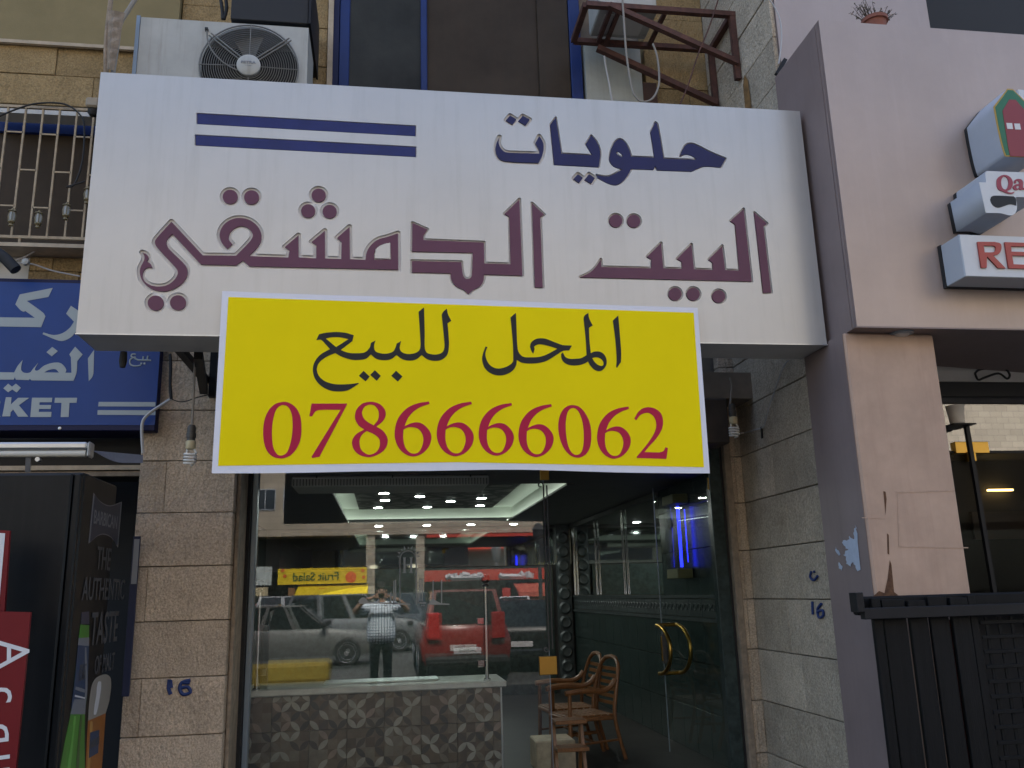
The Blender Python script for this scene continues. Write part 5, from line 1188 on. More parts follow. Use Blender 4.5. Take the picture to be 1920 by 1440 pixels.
MB().box((q0.x, YG - .014, q0.z), (q1.x, YG + .014, q1.z + .06), .003).build('brass_patch', m_gold, gf)
MB().box((q1.x + .001, YG - .0135, PX(1045, 882, Y=YG).z), (q1.x + .08, YG + .0135, q1.z + .06), .003).build('brass_patch', m_gold, gf)
# wrought scroll bar at the pane's edge
q = PX(1016, 910, Y=YG - .03); q2 = PX(1027, 1222, Y=YG - .03)
sb = MB()
for o in (0, .028):
    sb.tube([(q.x + o + .012, YG - .03, q.z + .0), (q.x + o + .012, YG - .03, q2.z + .02)], .006, 6)
def curl(cx, cz, r, a0, turns, s): return [(cx + s * r * (1 - .55 * i / 18) * math.cos(a0 + turns * 2 * math.pi * i / 18), YG - .03, cz + r * (1 - .55 * i / 18) * math.sin(a0 + turns * 2 * math.pi * i / 18)) for i in range(19)]
sb.tube(curl(q.x - .012, q.z, .024, 0, .85, 1), .005, 6); sb.tube(curl(q.x - .012, q2.z + .02, .024, 0, -.85, 1), .005, 6)
o = sb.build('scroll_bar', m_iron); tag(o, 'thin wrought scroll bar with curled ends along the edge of the fixed pane', 'door pull')
for tz in (q.z - .5, q2.z + .3): pass
# etched decals on the pane: rayed arch with the letter H, Arabic strokes
dec = empty('window_decal', (PX(765, 1080, Y=YG).x, YG - .004, 1.6), 'etched rayed arch with letter H and upright Arabic strokes on the shop pane', 'decal')
m_etch = M('etched_film', (.34, .36, .36), rough=.7)
DZ = lambda t: outline(t, (420, 860), 3.692)
def dfl(loops, nm): fill(nm, on(loops, YG), (0, YG, 0), 'front', .003, .0036, m_etch, dec)
dfl([DZ('1236,683 1262,683 1262,688 1257,690 1257,730 1288,730 1288,690 1283,688 1283,683 1309,683 1309,688 1303,691 1303,784 1309,787 1309,791 1283,791 1283,787 1288,784 1288,738 1257,738 1257,784 1262,787 1262,791 1236,791 1236,787 1242,784 1242,691 1236,688')], 'letter')
b = MB(); pts = [(1218, 1000), (1218, 760)] + [(1273 - 55 * math.cos(a), 700 - 62 * math.sin(a)) for a in [k * math.pi / 14 for k in range(15)]] + [(1332, 760), (1332, 1010)]
b.tube([PX(420 + x / 3.692, 860 + y / 3.692, Y=YG - .003) for x, y in pts], .0045, 4); b.build('arch', m_etch, dec)
for k in range(9):
    a = math.pi * (k + .5) / 9; c, s = math.cos(a), math.sin(a)
    dfl([DZ(' '.join('%f,%f' % (1275 - r * math.cos(a + w), 690 - r * 1.05 * math.sin(a + w)) for r, w in ((64, -.1), (92 if k % 2 else 80, 0), (64, .1))))], 'ray')
for x, y0, y1 in ((1172, 840, 1010), (1184, 835, 990), (1150, 920, 1000), (1352, 830, 985), (1368, 830, 985), (1340, 920, 1000), (1443, 840, 970), (1502, 835, 1000)):
    dfl([DZ('%d,%d %d,%d %d,%d %d,%d' % (x, y0 + 8, x + 8, y0, x + 8, y1, x, y1))], 'stroke')
for t in ('930,985 ~960,960 ~985,972 1000,992 1060,996 1066,975 1076,975 1078,1004 940,1004', '1080,996 1140,998 1150,980 1160,998 1290,1004 1290,1012 1080,1006', '1420,1000 ~1440,970 ~1470,985 1500,1000 1560,1004 1560,1012 1420,1010', '1335,992 1400,994 1400,1004 1335,1002'): dfl([DZ(t)], 'stroke')
for x, y in ((960, 942), (976, 942), (1110, 1020), (1124, 1020), (1370, 1016), (1384, 1016)): dfl([[(420 + (x + p) / 3.692, 860 + (y + q_) / 3.692) for p, q_ in ((0, -6), (6, 0), (0, 6), (-6, 0))]], 'letter_dot')
# open door leaf
hx, hy = PX(1338, 900, Y=YG + .03).x, YG + .03
lead = PX(1236, 1100, Y=8.22); lx_, ly_ = lead.x, 8.22
door = empty('glass_door', (hx, hy, ZF), 'frameless glass door leaf standing open inward, with curved brass handles and brass hinge patches', 'door')
b = MB(); b.quad((hx, hy, ZF + .02), (lx_, ly_, ZF + .02), (lx_, ly_, 2.62 - .06), (hx, hy, 2.62 - .06)); b.build('pane', m_gl2, door)
MB().bar((lx_, ly_, ZF + .02), (lx_, ly_, ZC - .04), .008, .008).build('pane_edge', m_bluealu, door)
dv = Vector((lx_ - hx, ly_ - hy, 0)).normalized(); nv = Vector((-dv.y, dv.x, 0))
zh1, zh0 = PX(1262, 1172, Y=8.0).z, PX(1268, 1264, Y=8.0).z; hc = Vector((lx_, ly_, 0)) - dv * .1; zm = (zh0 + zh1) / 2; hh = (zh1 - zh0) / 2
for s in (1, -1):
    pts = []
    for i in range(15):
        a = -math.pi / 2 + math.pi * i / 14; pts.append(hc + nv * s * .10 - dv * .26 * math.cos(a) * (1 if True else 1) + Vector((.0, 0, zm + hh * math.sin(a))))
    MB().tube(pts, .018, 12).build('handle', m_gold, door)
for sz in (1, -1): MB().tube([hc + nv * .10 + Vector((0, 0, zm + sz * hh)), hc - nv * .10 + Vector((0, 0, zm + sz * hh))], .018, 12).build('handle', m_gold, door)
MB().bar(hc + dv * .06 + Vector((0, 0, zm - .13)), hc + dv * .06 + Vector((0, 0, zm + .13)), .06, .05).build('lock_case', m_iron, door)
MB().bar(hc + dv * .06 + nv * .032 + Vector((0, 0, zm - .11)), hc + dv * .06 + nv * .032 + Vector((0, 0, zm + .11)), .01, .03).build('lock_plate', m_gold, door)
q = PX(1330, 880, Y=YG); MB().box((hx - .06, hy - .02, ZC - .08), (hx + .03, hy + .03, ZC + .02), .004).build('brass_patch', m_gold, door)
MB().bar((hx - .06, hy - .03, ZC - .1), (hx - .06, hy - .03, ZC - .2), .014, .014).build('pivot_pin', m_gold, door)
# marble reveal, black gap and worn jamb right of the door
jb = empty('door_jamb', (2.95, 6.97, ZF), 'worn cream door jamb with a black gap beside green marble, right of the open door', 'door frame')
ja, jc, jd, je = [PX(x, 1000, Y=6.97).x for x in (1338, 1362, 1366, 1379)]
MB().box((ja, 6.975, ZF), (jc - .004, 7.06, ZC + .4), .003).build('marble_reveal', m_marble, jb)
MB().box((jc - .003, 6.99, ZF), (jd + .002, 7.06, ZC + .4)).build('black_gap', m_dark, jb)
MB().box((jd + .003, 6.93, ZF), (je, 7.05, ZC + .4), .004).build('worn_jamb', m_worn, jb)
stones_front(ret, je + .004, XS + .05, zs_s[:16], 6.955, m_stone_s, [[je + (XS - je) * .5]], depth=.1)
MB().box((-1.1, 6.6, 3.1), (3.1, 7.1, 3.32)).build('lintel', m_mortar, apt)
# transom area over the door hidden by the banner: shutter box
MB().box((-1.05, 6.55, 2.72), (2.74, 6.85, 3.09), .01).build('shutter_box', M('brown_shutter', (.05, .038, .03), rough=.7, var=.3), apt)

# ---------------------------------------------------------------- blue string lamp on the right wall
p0, p1 = PX(1264, 938, X=XR - .1), PX(1267, 1076, X=XR - .1)
bl = empty('string_lamp', (XR - .1, p0.y, p1.z), 'wall lamp of two olive blocks joined by fine strings round a blue neon tube', 'lamp')
yl_ = p0.y
for z in (p0.z, p1.z): MB().box((XR - .17, yl_ - .16, z - .045), (XR - .02, yl_ + .16, z + .045), .006).build('block', m_olive, bl)
for k in range(16):
    y = yl_ - .15 + .3 * k / 15; MB().tube([(XR - .165, y, p1.z + .045), (XR - .165 + .02 * (k % 2), y, p0.z - .045)], .0016, 4).build('string', m_steel, bl)
MB().tube([(XR - .08, yl_ - .03, p1.z + .06), (XR - .08, yl_ - .03, p0.z - .06)], .014, 12).build('neon_tube', m_neon, bl)
MB().tube([(XR - .05, yl_ - .13, p1.z + .1), (XR - .05, yl_ - .13, p0.z - .1)], .004, 8).build('neon_tube', m_neon, bl)
MB().lathe([(.0, 0), (.05, .0), (.05, .02), (.0, .02)], (XR - .15, yl_ - .03, (p0.z + p1.z) / 2 + .12), (-1, 0, 0), 8).build('ornament', m_iron, bl)

# ---------------------------------------------------------------- wooden armchairs
def armchair(lbl):
    t = empty('wooden_armchair', (0, 0, 0), lbl, 'chair', 'wooden armchairs by the marble wall')
    P = lambda b_, n_, m_=m_wood: b_.build(n_, m_, t, world=False)
    for s in (-1, 1):
        x = s * .25
        P(MB().tube([(x, -.26, 0), (x, -.25, .3), (x, -.245, .64)], [.02, .022, .02], 8), 'leg')
        P(MB().tube(spline([(x, .34, 0), (x, .27, .25), (x, .24, .45), (x * .98, .28, .7), (x * .8, .33, .88), (x * .45, .35, .95)], 4), .02, 8), 'leg')
        P(MB().tube(spline([(x, -.29, .655), (x * 1.04, -.1, .67), (x * 1.02, .12, .66), (x * .98, .22, .70), (x * .95, .27, .76)], 4), [.026] * 17, 8), 'armrest')
    P(MB().tube(spline([(-.12, .35, .95), (0, .36, .965), (.12, .35, .95)], 4), .022, 8), 'top_rail')
    P(MB().box((-.26, -.27, .38), (.26, .26, .42), .008), 'seat_frame')
    for k in range(7): P(MB().box((-.24, -.26 + k * .073, .421), (.24, -.2 + k * .073, .434), .003), 'seat_slat')
    for k in range(6): P(MB().bar((-.2 + .0 * k, .285 + .012 * k, .52 + k * .065), (.2, .285 + .012 * k, .52 + k * .065), .012, .035), 'back_slat')
    for s in (-1, 1): P(MB().tube([(s * .25, -.25, .17), (s * .25, .28, .19)], .012, 6), 'stretcher')
    P(MB().tube([(-.25, .02, .18), (.25, .02, .18)], .012, 6), 'stretcher')
    return t
ch = armchair('wooden armchair nearer the door, in front of the other one by the marble wall')
ch.scale = (.9, .9, .9); ch.location = (1.80, 8.25, ZF); ch.rotation_euler.z = R(-78)
c2 = copy_tree(ch); c2.location = (1.78, 8.8, ZF); c2.rotation_euler.z = R(-84); c2['label'] = 'wooden armchair farther back, half hidden behind the other armchair'
# travertine block and little step
q = PX(985, 1412, Z=ZF); q = Vector((1.35, 8.05, ZF))
tbk = MB().box((1.28, 7.75, ZF + .0), (1.62, 8.1, ZF + .24), .01).build('travertine_block', m_trav); tag(tbk, 'pale travertine block standing on the shop floor right of the counter', 'stone block')
st = empty('step_stool', (1.5, 7.4, ZF), 'narrow wooden step stool with two treads just inside the open door', 'stool')
s0 = PX(1030, 1352, Y=7.35)
for k, z in enumerate((s0.z, s0.z - .2)): MB().box((1.36, 7.25 - .04 * k, z - .02), (1.62, 7.45 - .04 * k, z + .01), .004).build('tread', m_wood, st)
for x in (1.37, 1.6): MB().bar((x, 7.28, ZF), (x, 7.42, s0.z - .021), .025, .03).build('leg', m_wood, st); MB().bar((x, 7.52, ZF), (x, 7.43, s0.z - .021), .025, .03).build('leg', m_wood, st)
# ---------------------------------------------------------------- the street behind the photographer (seen mirrored in the shop glass)
YO = -36.0
mt, n, bs = mat_nodes('far_stone'); L = n.links.new
g_ = n.nodes.new('ShaderNodeNewGeometry'); sp = n.nodes.new('ShaderNodeSeparateXYZ'); L(g_.outputs['Position'], sp.inputs[0]); cb = n.nodes.new('ShaderNodeCombineXYZ'); L(sp.outputs[0], cb.inputs[0]); L(sp.outputs[2], cb.inputs[1])
bt = n.nodes.new('ShaderNodeTexBrick'); bt.inputs['Scale'].default_value = 1; bt.inputs['Brick Width'].default_value = .8; bt.inputs['Row Height'].default_value = .38; bt.inputs['Mortar Size'].default_value = .012
bt.inputs['Color1'].default_value = (.46, .40, .31, 1); bt.inputs['Color2'].default_value = (.36, .31, .24, 1); bt.inputs['Mortar'].default_value = (.22, .19, .15, 1)
L(cb.outputs[0], bt.inputs['Vector']); L(bt.outputs[0], bs.inputs['Base Color']); bs.inputs['Roughness'].default_value = .9
m_far = mt
ob = empty('stone_building', (0, YO, 0), 'sunlit pale stone building across the street, mirrored in the shop glass', 'building')
zcan = RX(800, 1001, YO).z
MB().box((-32, YO - 8, zcan), (70, YO, 26)).build('wall', m_far, ob)
MB().box((-32, YO - 8, .0), (34, YO - 2.4, zcan - .002)).build('dark_shopfronts', M('far_shop_glass', (.03, .028, .026), rough=.25, var=.4, vs=.6), ob)
wz0, wz1 = RX(500, 957, YO).z, RX(500, 917, YO).z
x = RX(478, 930, YO).x - 12 * 1.55
k = 0
while x < 32:
    if not (-3 < k - 12 < 40 and False):
        wf = MB().box((x, YO + .005, wz0), (x + 1.15, YO + .05, wz1)).build('window', m_alu, ob)
        MB().box((x + .06, YO + .052, wz0 + .06), (x + .55, YO + .06, wz1 - .06)).build('pane', M('far_pane', (.02, .03, .045), rough=.1) if k == 0 else bpy.data.materials['far_pane'], wf)
        MB().box((x + .6, YO + .052, wz0 + .06), (x + 1.09, YO + .06, wz1 - .06)).build('pane', bpy.data.materials['far_pane'], wf)
        for dz in (3.6, 7.2):
            o = MB().box((x, YO + .005, wz0 + dz), (x + 1.15, YO + .05, wz1 + dz)).build('window', bpy.data.materials['far_pane'], ob)
    x += 1.55; k += 1
for px_ in (462, 694, 788, 1120): 
    q = RX(px_, 1100, YO); MB().box((q.x - .25, YO - 2.3, .1), (q.x + .25, YO - .1, zcan - .003)).build('pillar', m_far, ob)
def osign(name, label, x0, x1, y0, y1, mat, dy=.5):
    p, q = RX(x0, y1, YO + dy), RX(x1, y0, YO + dy); t = empty(name, ((p.x + q.x) / 2, YO + dy, p.z), label, 'sign')
    MB().box((p.x, YO + dy - .4, p.z), (q.x, YO + dy, q.z)).build('board', mat, t); return t, p, q
m_fy = M('yellow_shop_sign', (.75, .55, .01), rough=.5); m_fr = M('red_shop_sign', (.55, .05, .025), rough=.5, var=.1, vs=1)
t, p, q = osign('juice_sign', 'yellow juice shop sign with an orange slice across the street', 520, 688, 1063, 1097, m_fy)
text('lettering', 'Fruit Salad', .62, ((p.x + q.x) / 2 - .35, YO + .5, (p.z + q.z) / 2 - .05), 'back', M('sign_green_print', (.015, .08, .02)), t, d0=.01, d1=.02, sx=.95, bold=.01)
c = RX(658, 1082, YO + .5); MB().lathe([(.3, 0), (.3, .02), (0, .02)], (c.x, YO + .51, c.z), (0, 1, 0), 20).build('orange_slice', M('orange_print', (.75, .12, .02)), t)
for x, y in ((530, 1070), (534, 1080), (680, 1070), (682, 1082)): c = RX(x, y, YO + .5); MB().lathe([(.09, 0), (.09, .02), (0, .02)], (c.x, YO + .51, c.z), (0, 1, 0), 12).build('dot', bpy.data.materials['orange_print'], t)
t, p, q = osign('restaurant_sign', 'red restaurant sign with white Arabic strokes across the street', 796, 1046, 1064, 1091, m_fr)
b = MB()
for pl in ([(1535, 826), (1560, 812), (1580, 826), (1785, 822)], [(1600, 822), (1596, 792)], [(1640, 822), (1660, 800), (1690, 806), (1690, 822)], [(1650, 820), (1648, 790)], [(1730, 822), (1722, 798)], [(1785, 822), (1775, 800), (1755, 808)]):
    b.tube([RX(420 + x / 3.692, 860 + y / 3.692, YO + .52) for x, y in pl], .15, 4)
for pl in ([(0, 822), (40, 812), (80, 820)], [(205, 805), (230, 815), (370, 815), (385, 800)], [(370, 815), (350, 785)], [(410, 825), (400, 780)], [(425, 825), (432, 790)]):
    b.tube([RX(880 + x / 3.692, 860 + y / 3.692, YO + .52) for x, y in pl], .15, 4)
b.build('lettering', m_whitep, t)
osign('restaurant_sign', 'thin red sign strip high under the canopy across the street', 800, 1046, 998, 1008, m_fr, .3)
osign('poster_sign', 'pale blue poster board at the left of the shops across the street', 466, 510, 1062, 1098, M('pale_blue_board', (.45, .5, .48), rough=.6))
osign('poster_sign', 'cream and red board under the pale blue poster across the street', 468, 502, 1101, 1118, M('cream_board', (.5, .42, .25), rough=.6))
def awning(lbl, x0, x1, y0, y1, mat, d=2.2):
    p, q = RX(x0, y0, YO + .1), RX(x1, y1, YO + .1)
    b = MB(); b.add([(p.x, YO + .1, p.z), (q.x, YO + .1, p.z), (q.x, YO + .1 + d, q.z), (p.x, YO + .1 + d, q.z), (p.x, YO + .1, p.z - .04), (q.x, YO + .1, p.z - .04), (q.x, YO + .1 + d, q.z - .25), (p.x, YO + .1 + d, q.z - .25)], [(0, 1, 2, 3), (4, 7, 6, 5), (3, 2, 6, 7), (0, 3, 7, 4), (1, 5, 6, 2)])
    tag(b.build('awning', mat), lbl, 'awning')
awning('yellow awning over the juice shop across the street', 560, 690, 1098, 1112, m_fy); awning('pink red awning right of the restaurant across the street', 962, 1046, 1093, 1108, M('pinkish_awning', (.55, .12, .08), rough=.8))
for i, (x, col, lb) in enumerate(((604, 'orange', 'narrow orange fruit banner'), (546, 'brown', 'narrow brown fruit banner'), (950, 'red', 'narrow red menu banner'))):
    p, q = RX(x - 7, 1150, YO + 1), RX(x + 7, 1102, YO + 1)
    tag(MB().box((p.x, YO + .9, p.z), (q.x, YO + 1, q.z)).build('street_banner', M('banner_' + col, {'orange': (.6, .22, .02), 'brown': (.25, .12, .04), 'red': (.5, .04, .03)}[col])), lb + ' before the shops across the street', 'banner')
# ---- cars
def car_proto(kind):
    """one car along +x, with body, roof, windows, wheels, lamps and plates"""
    suv = kind == 'suv'
    t = empty('parked_car', (0, 0, 0)); P = lambda b, nme, m: b.build(nme, m, t, world=False)
    W = .88; zl, zbelt, zr = (.28, .98, 1.68) if suv else (.22, .86, 1.43)
    st = ([(-2.1, .45, .9, .80), (-2.05, .3, .98, .86), (-1.2, zl, zbelt, W), (0, zl, zbelt, W), (1.0, zl, zbelt, W), (1.75, zl + .04, zbelt - .08, .84), (2.08, .35, .78, .74)] if suv else
          [(-2.2, .42, .80, .74), (-2.12, .3, .90, .82), (-1.3, zl, .9, W), (0, zl, zbelt, W), (1.0, zl, zbelt, W), (1.85, zl + .03, .74, .83), (2.2, .32, .62, .70)])
    vs, fs = [], []
    for x, a, c, w in st:
        m_ = (a + c) / 2; vs += [(x, -w * .92, a), (x, -w, m_ - .05), (x, -w * .99, m_ + .1), (x, -w * .9, c), (x, w * .9, c), (x, w * .99, m_ + .1), (x, w, m_ - .05), (x, w * .92, a)]
    for i in range(len(st) - 1):
        for j in range(8): fs.append((i * 8 + j, i * 8 + (j + 1) % 8, (i + 1) * 8 + (j + 1) % 8, (i + 1) * 8 + j))
    fs += [tuple(range(8))[::-1], tuple(range((len(st) - 1) * 8, len(st) * 8))]
    P(MB().add(vs, fs, True), 'body', None)
    # cabin
    xb0, xb1, xt0, xt1 = (-2.0, .95, -1.75, .35) if suv else (-1.55, 1.0, -.85, .25)
    wb, wt = W * .88, W * .70
    b = [(xb0, -wb, zbelt - .02), (xb1, -wb, zbelt - .04), (xb1, wb, zbelt - .04), (xb0, wb, zbelt - .02)]; tp = [(xt0, -wt, zr), (xt1, -wt, zr), (xt1, wt, zr), (xt0, wt, zr)]
    cab = MB().add([Vector(v) for v in b + tp], [(4, 5, 6, 7), (0, 1, 5, 4), (1, 2, 6, 5), (2, 3, 7, 6), (3, 0, 4, 7)])
    P(cab, 'roof', None)
    bv = [Vector(v) for v in b]; tv = [Vector(v) for v in tp]
    def win(a, c, d, e, mgl=.12):
        ctr = (a + c + d + e) / 4; nrm = (c - a).cross(e - a).normalized()
        if nrm.dot(ctr - Vector((0, 0, 1))) < 0: nrm = -nrm
        P(MB().add([ctr + (q - ctr) * (1 - mgl) + nrm * .006 for q in (a, c, d, e)], [(0, 1, 2, 3)]), 'window', m_carglass)
    for s, (i, j) in ((0, (0, 1)), (1, (3, 2))):
        for f0, f1 in ((.02, .36), (.38, .68), (.70, .99)): win(bv[i].lerp(bv[j], f0), bv[i].lerp(bv[j], f1), tv[i].lerp(tv[j], f1), tv[i].lerp(tv[j], f0), .1)
    win(bv[1], bv[2], tv[2], tv[1], .1); win(bv[0], bv[3], tv[3], tv[0], .12)
    for x in (-1.32, 1.38):
        for s in (-1, 1):
            wv = MB().lathe([(.2, .0), (.3, .0), (.325, .03), (.325, .17), (.3, .2)], (x, s * (W + .01), .325), (0, -s, 0), 22).build('wheel', m_rubber, t, world=False)
            k = MB().lathe([(.0, .0), (.05, -.012), (.06, .01), (.19, .012), (.21, -.005), (.215, .02)], (x, s * (W + .012), .325), (0, -s, 0), 10)
            k.build('rim', m_alu, wv, world=False)
    for s in (-1, 1):
        P(MB().box((-2.2, s * .60 - .13, .62 if not suv else .75), (-2.08, s * .60 + .13, .80 if not suv else 1.25), .02), 'taillight', m_tail)
        P(MB().box((2.0, s * .55 - .15, .54), (2.16, s * .55 + .15, .68), .03), 'headlight', m_alu)
        P(MB().box((.75, s * (W + .02), .92), (.9, s * (W + .16), 1.04), .03), 'mirror', m_rubber)
    P(MB().box((-2.24, -.26, .5), (-2.19, .26, .61), .004), 'number_plate', m_whitep)
    P(MB().box((-2.26, -.78, .3), (-2.1, .78, .46), .04), 'bumper', m_rubber if suv else None)
    return t
m_carglass = M('car_glass', (.012, .015, .016), rough=.04, spec=.8); m_tail = M('tail_lamp', (.35, .012, .012), rough=.2)
protos = {k: car_proto(k) for k in ('sedan', 'suv')}
paints = {}
def car(kind, col, px_, Y, rz, label, first=set()):
    p = RX(px_, 1150, Y)
    o = protos[kind] if kind not in first else copy_tree(protos[kind])
    o.location = (p.x, Y, 0); o.rotation_euler.z = R(rz)
    if col not in paints: paints[col] = M('car_paint_%d' % len(paints), col, rough=.25, spec=.6, coat=.6)
    for ch in o.children:
        if ch.name.split('.')[0] in ('body', 'roof') or (ch.name.startswith('bumper') and kind == 'sedan'):
            if kind in first: ch.data = ch.data.copy()
            ch.data.materials.clear(); ch.data.materials.append(paints[col])
    tag(o, label, 'car', 'cars in the street'); first.add(kind); return o
protos_src = {}
cars = [('suv', (.17, .012, .010), 858, -5.2, -90, 'red estate car seen from behind, parked close behind the photographer'),
        ('sedan', (.09, .09, .088), 545, -8.2, 0, 'grey saloon parked side on, near the left of the mirrored street'),
        ('suv', (.10, .105, .11), 665, -13.0, 4, 'dark grey off road car side on, behind the grey saloon'),
        ('sedan', (.50, .51, .52), 808, -26, -92, 'silver saloon seen from behind before the juice shop'),
        ('sedan', (.72, .73, .74), 964, -25, -84, 'white saloon seen from behind before the restaurant'),
        ('sedan', (.62, .64, .64), 893, -20, -88, 'off white saloon between the silver and the white saloon'),
        ('sedan', (.012, .013, .015), 985, -6.6, -78, 'black saloon parked right of the red estate car'),
        ('sedan', (.30, .02, .02), 500, -19, -20, 'dark red saloon far left behind the grey saloon'),
        ('sedan', (.35, .36, .37), 735, -20, -6, 'mid grey saloon side on in the second row'),
        ('sedan', (.02, .022, .025), 925, -13, -40, 'black saloon turning in the second row')]
cars += [('sedan', (.13, .135, .14), 470, -13.5, 178, 'charcoal saloon side on at the far left of the second row'),
         ('suv', (.42, .43, .44), 590, -17.5, 6, 'light grey off road car side on in the third row'),
         ('sedan', (.03, .032, .036), 640, -22, -60, 'black saloon seen obliquely in the third row'),
         ('sedan', (.30, .31, .32), 720, -27.5, -92, 'pale grey saloon seen from behind at the far kerb'),
         ('suv', (.05, .052, .055), 775, -17, -20, 'dark off road car angled behind the red estate car'),
         ('sedan', (.5, .5, .48), 610, -28, -88, 'cream saloon seen from behind at the far kerb')]
used = set()
for c in cars: car(*c, first=used)
def plate_text(s, car_index): pass
red_car = [o for o in bpy.data.objects if o.get('label', '').startswith('red estate')][0]
pt = text('plate_number', '24-75918', .085, (0, 0, 0), 'back', m_black, None, d0=0, d1=.002)
pt.data.transform(Matrix.Translation((0, 0, 0)) @ Matrix.Rotation(R(90), 4, 'Z')); pt.data.transform(Matrix.Translation((-2.242, 0, .555))); pt.parent = red_car
# yellow kerb barrier, lamp post, small tree
q0, q1 = RX(462, 1250, -3.2), RX(616, 1250, -3.2)
tag(MB().box((q0.x - 2, -3.6, 0), (q1.x, -3.2, .42), .06).build('kerb_barrier', M('yellow_kerb_paint', (.21, .145, .012), rough=.7, var=.2, vs=6)), 'low yellow painted barrier along the parking bay behind the photographer', 'barrier')
q = RX(1010, 1000, -18); lp = empty('street_lamp', (q.x, -18, 0), 'dark street lamp post with lantern head beside the road, mirrored right of the pane', 'street lamp')
MB().tube([(q.x, -18, 0), (q.x, -18, 1), (q.x, -18, q.z - .6)], [.14, .08, .06], 12).build('post', m_iron, lp)
MB().lathe([(.05, 0), (.16, .1), (.26, .7), (.3, .72), (.1, .95), (0, 1.0)], (q.x, -18, q.z - .6), n=6).build('lantern_head', m_iron, lp)
MB().box((q.x - .12, -17.9, 0), (q.x + .12, -17.7, 1.1)).build('control_box', m_iron, lp)
q = RX(860, 1130, -12)
# ---- photographer
def skin(name, joints, edges, mat, parent, lv=2):
    me = bpy.data.meshes.new(name); me.from_pydata([j[0] for j in joints], edges, [])
    o = bpy.data.objects.new(name, me); COL.objects.link(o)
    sm = o.modifiers.new('skin', 'SKIN'); sm.use_smooth_shade = True
    for v, j in zip(me.skin_vertices[0].data, joints): v.radius = j[1] if isinstance(j[1], tuple) else (j[1], j[1])
    me.skin_vertices[0].data[0].use_root = True
    ss = o.modifiers.new('sub', 'SUBSURF'); ss.levels = lv; ss.render_levels = lv
    dg = bpy.context.evaluated_depsgraph_get(); dg.update()
    m2 = bpy.data.meshes.new_from_object(o.evaluated_get(dg)); m2.name = name
    bpy.data.objects.remove(o); bpy.data.meshes.remove(me)
    m2.materials.clear(); m2.materials.append(mat)
    for p in m2.polygons: p.use_smooth = True
    o = bpy.data.objects.new(name, m2); COL.objects.link(o); o.parent = parent; return o
pe = empty('person', (-.06, -.40, .12), 'person in a blue and white checked shirt holding up a phone to photograph the shop', 'person')
m_skin = M('skin', (.36, .20, .14), rough=.55); m_hair = M('dark_hair', (.02, .016, .012), rough=.7); m_trs = M('dark_trousers', (.03, .03, .035), rough=.85)
mt, n, bs = mat_nodes('checked_shirt'); L = n.links.new
tc = n.nodes.new('ShaderNodeTexCoord'); sp = n.nodes.new('ShaderNodeSeparateXYZ'); L(tc.outputs['Object'], sp.inputs[0])
def line(o_):
    a = n.nodes.new('ShaderNodeMath'); a.operation = 'MULTIPLY'; a.inputs[1].default_value = 22; L(o_, a.inputs[0])
    f = n.nodes.new('ShaderNodeMath'); f.operation = 'FRACT'; L(a.outputs[0], f.inputs[0]); l = n.nodes.new('ShaderNodeMath'); l.operation = 'LESS_THAN'; l.inputs[1].default_value = .22; L(f.outputs[0], l.inputs[0]); return l.outputs[0]
mxx = n.nodes.new('ShaderNodeMath'); mxx.operation = 'MAXIMUM'; L(line(sp.outputs[0]), mxx.inputs[0]); L(line(sp.outputs[2]), mxx.inputs[1])
mm = n.nodes.new('ShaderNodeMix'); mm.data_type = 'RGBA'; mm.inputs[6].default_value = (.68, .74, .82, 1); mm.inputs[7].default_value = (.06, .07, .12, 1); L(mxx.outputs[0], mm.inputs[0]); L(mm.outputs[2], bs.inputs['Base Color']); bs.inputs['Roughness'].default_value = .85
J = [((0, 0, .86), (.15, .11)), ((0, 0, 1.02), (.145, .11)), ((0, .0, 1.2), (.155, .12)), ((0, 0, 1.32), (.13, .10)), ((0, .01, 1.39), (.055, .055)), ((0, .03, 1.45), (.052, .055)), ((0, .045, 1.53), (.075, .095)), ((0, .05, 1.6), (.068, .085))]
Eg = [(i, i + 1) for i in range(7)]
for s in (-1, 1):
    k = len(J); J += [((s * .17, 0, 1.31), .06), ((s * .44, .13, 1.23), .05), ((s * .29, .27, 1.40), .04), ((s * .115, .355, 1.465), (.026, .026)), ((s * .09, .37, 1.49), (.03, .016))]
    Eg += [(3, k), (k, k + 1), (k + 1, k + 2), (k + 2, k + 3), (k + 3, k + 4)]
    k = len(J); J += [((s * .095, 0, .78), .095), ((s * .10, .01, .44), .062), ((s * .105, -.01, .09), .045), ((s * .115, .1, .035), (.045, .032))]
    Eg += [(0, k), (k, k + 1), (k + 1, k + 2), (k + 2, k + 3)]
body = skin('body', J, Eg, m_skin, pe)
Ja = [((0, 0, .70), (.27, .19)), ((0, 0, .95), (.25, .19)), ((0, 0, 1.18), (.24, .18)), ((0, 0, 1.33), (.16, .125)), ((0, .01, 1.385), (.07, .07))]; Ea = [(i, i + 1) for i in range(4)]
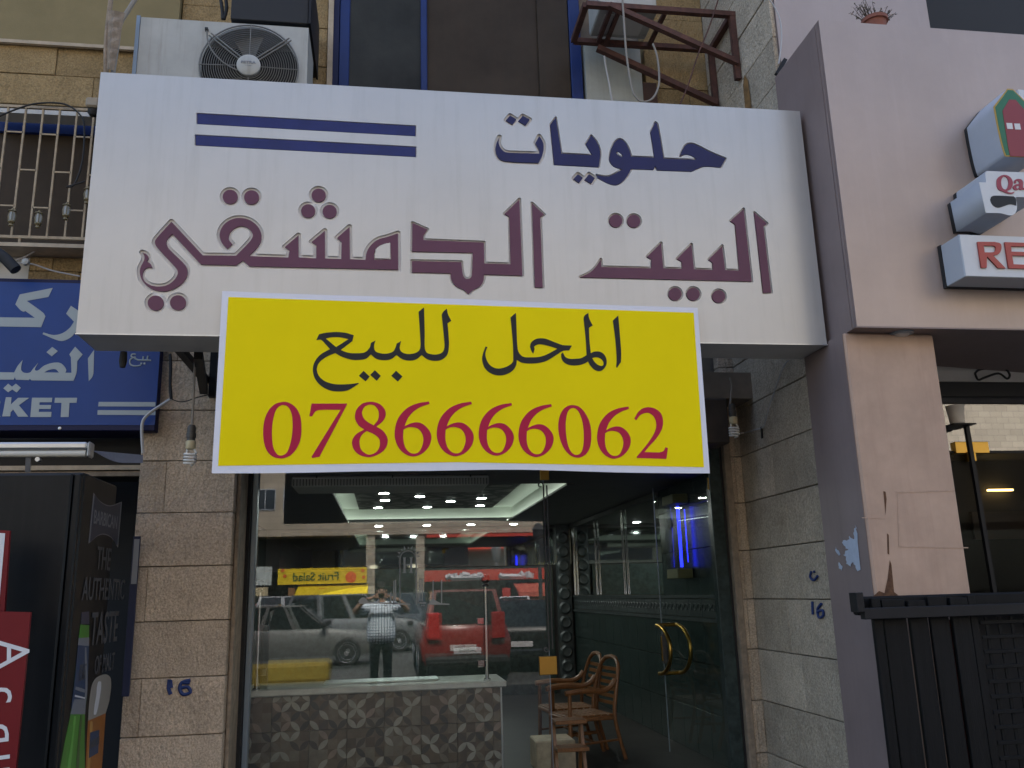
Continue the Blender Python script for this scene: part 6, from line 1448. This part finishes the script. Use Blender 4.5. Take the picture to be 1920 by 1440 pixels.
for s in (-1, 1):
    k = len(Ja); Ja += [((s * .175, 0, 1.31), .085), ((s * .32, .08, 1.27), .10), ((s * .40, .11, 1.25), .10)]; Ea += [(3, k), (k, k + 1), (k + 1, k + 2)]
skin('shirt', Ja, Ea, mt, pe)
Jt = [((0, 0, .84), (.165, .125)), ((0, 0, .9), (.16, .12))]; Et = [(0, 1)]
for s in (-1, 1):
    k = len(Jt); Jt += [((s * .1, 0, .74), .11), ((s * .105, .01, .44), .08), ((s * .11, -.005, .1), .07)]; Et += [(0, k), (k, k + 1), (k + 1, k + 2)]
skin('trousers', Jt, Et, m_trs, pe)
skin('hair', [((0, -.0, 1.60), (.082, .08)), ((0, .02, 1.655), (.08, .092)), ((0, .05, 1.68), (.06, .075))], [(0, 1), (1, 2)], m_hair, pe)
PL = lambda b, nme, m: b.build(nme, m, pe, world=False)
PL(MB().lathe([(.0, .0), (.012, .004), (.016, .02), (.0, .03)], (0, .135, 1.545), (0, -.4, 1), 8), 'nose', m_skin)
for s in (-1, 1):
    PL(MB().lathe([(.0, .006), (.011, .004), (.013, 0)], (s * .031, .128, 1.575), (0, 1, 0), 10), 'eye', m_dark)
    PL(MB().lathe([(.0, .012), (.02, .008), (.028, 0)], (s * .076, .04, 1.56), (s, 0, 0), 10), 'ear', m_skin)
    for f in range(4):
        z0 = 1.515 - .018 * f; PL(MB().tube(spline([(s * .095, .37, z0 - .012), (s * .088, .392, z0 - .006), (s * (.07 - .004 * f), .398, z0), (s * (.058 - .004 * f), .388, z0)], 3), .0085, 6), 'finger', m_skin)
    PL(MB().tube(spline([(s * .095, .36, 1.45), (s * .08, .348, 1.43), (s * .06, .346, 1.435)], 3), .01, 6), 'thumb', m_skin)
PL(MB().box((-.03, .118, 1.505), (.03, .124, 1.512), .002), 'mouth', M('lips', (.25, .09, .08), rough=.5))
ph = MB().box((-.074, .372 - .4, 1.445 + .12), (.074, .380 - .4, 1.52 + .12), .003).build('phone', m_fridge); ph.location.x = -.06
tag(ph, 'dark phone held up sideways by the person in the checked shirt', 'phone')
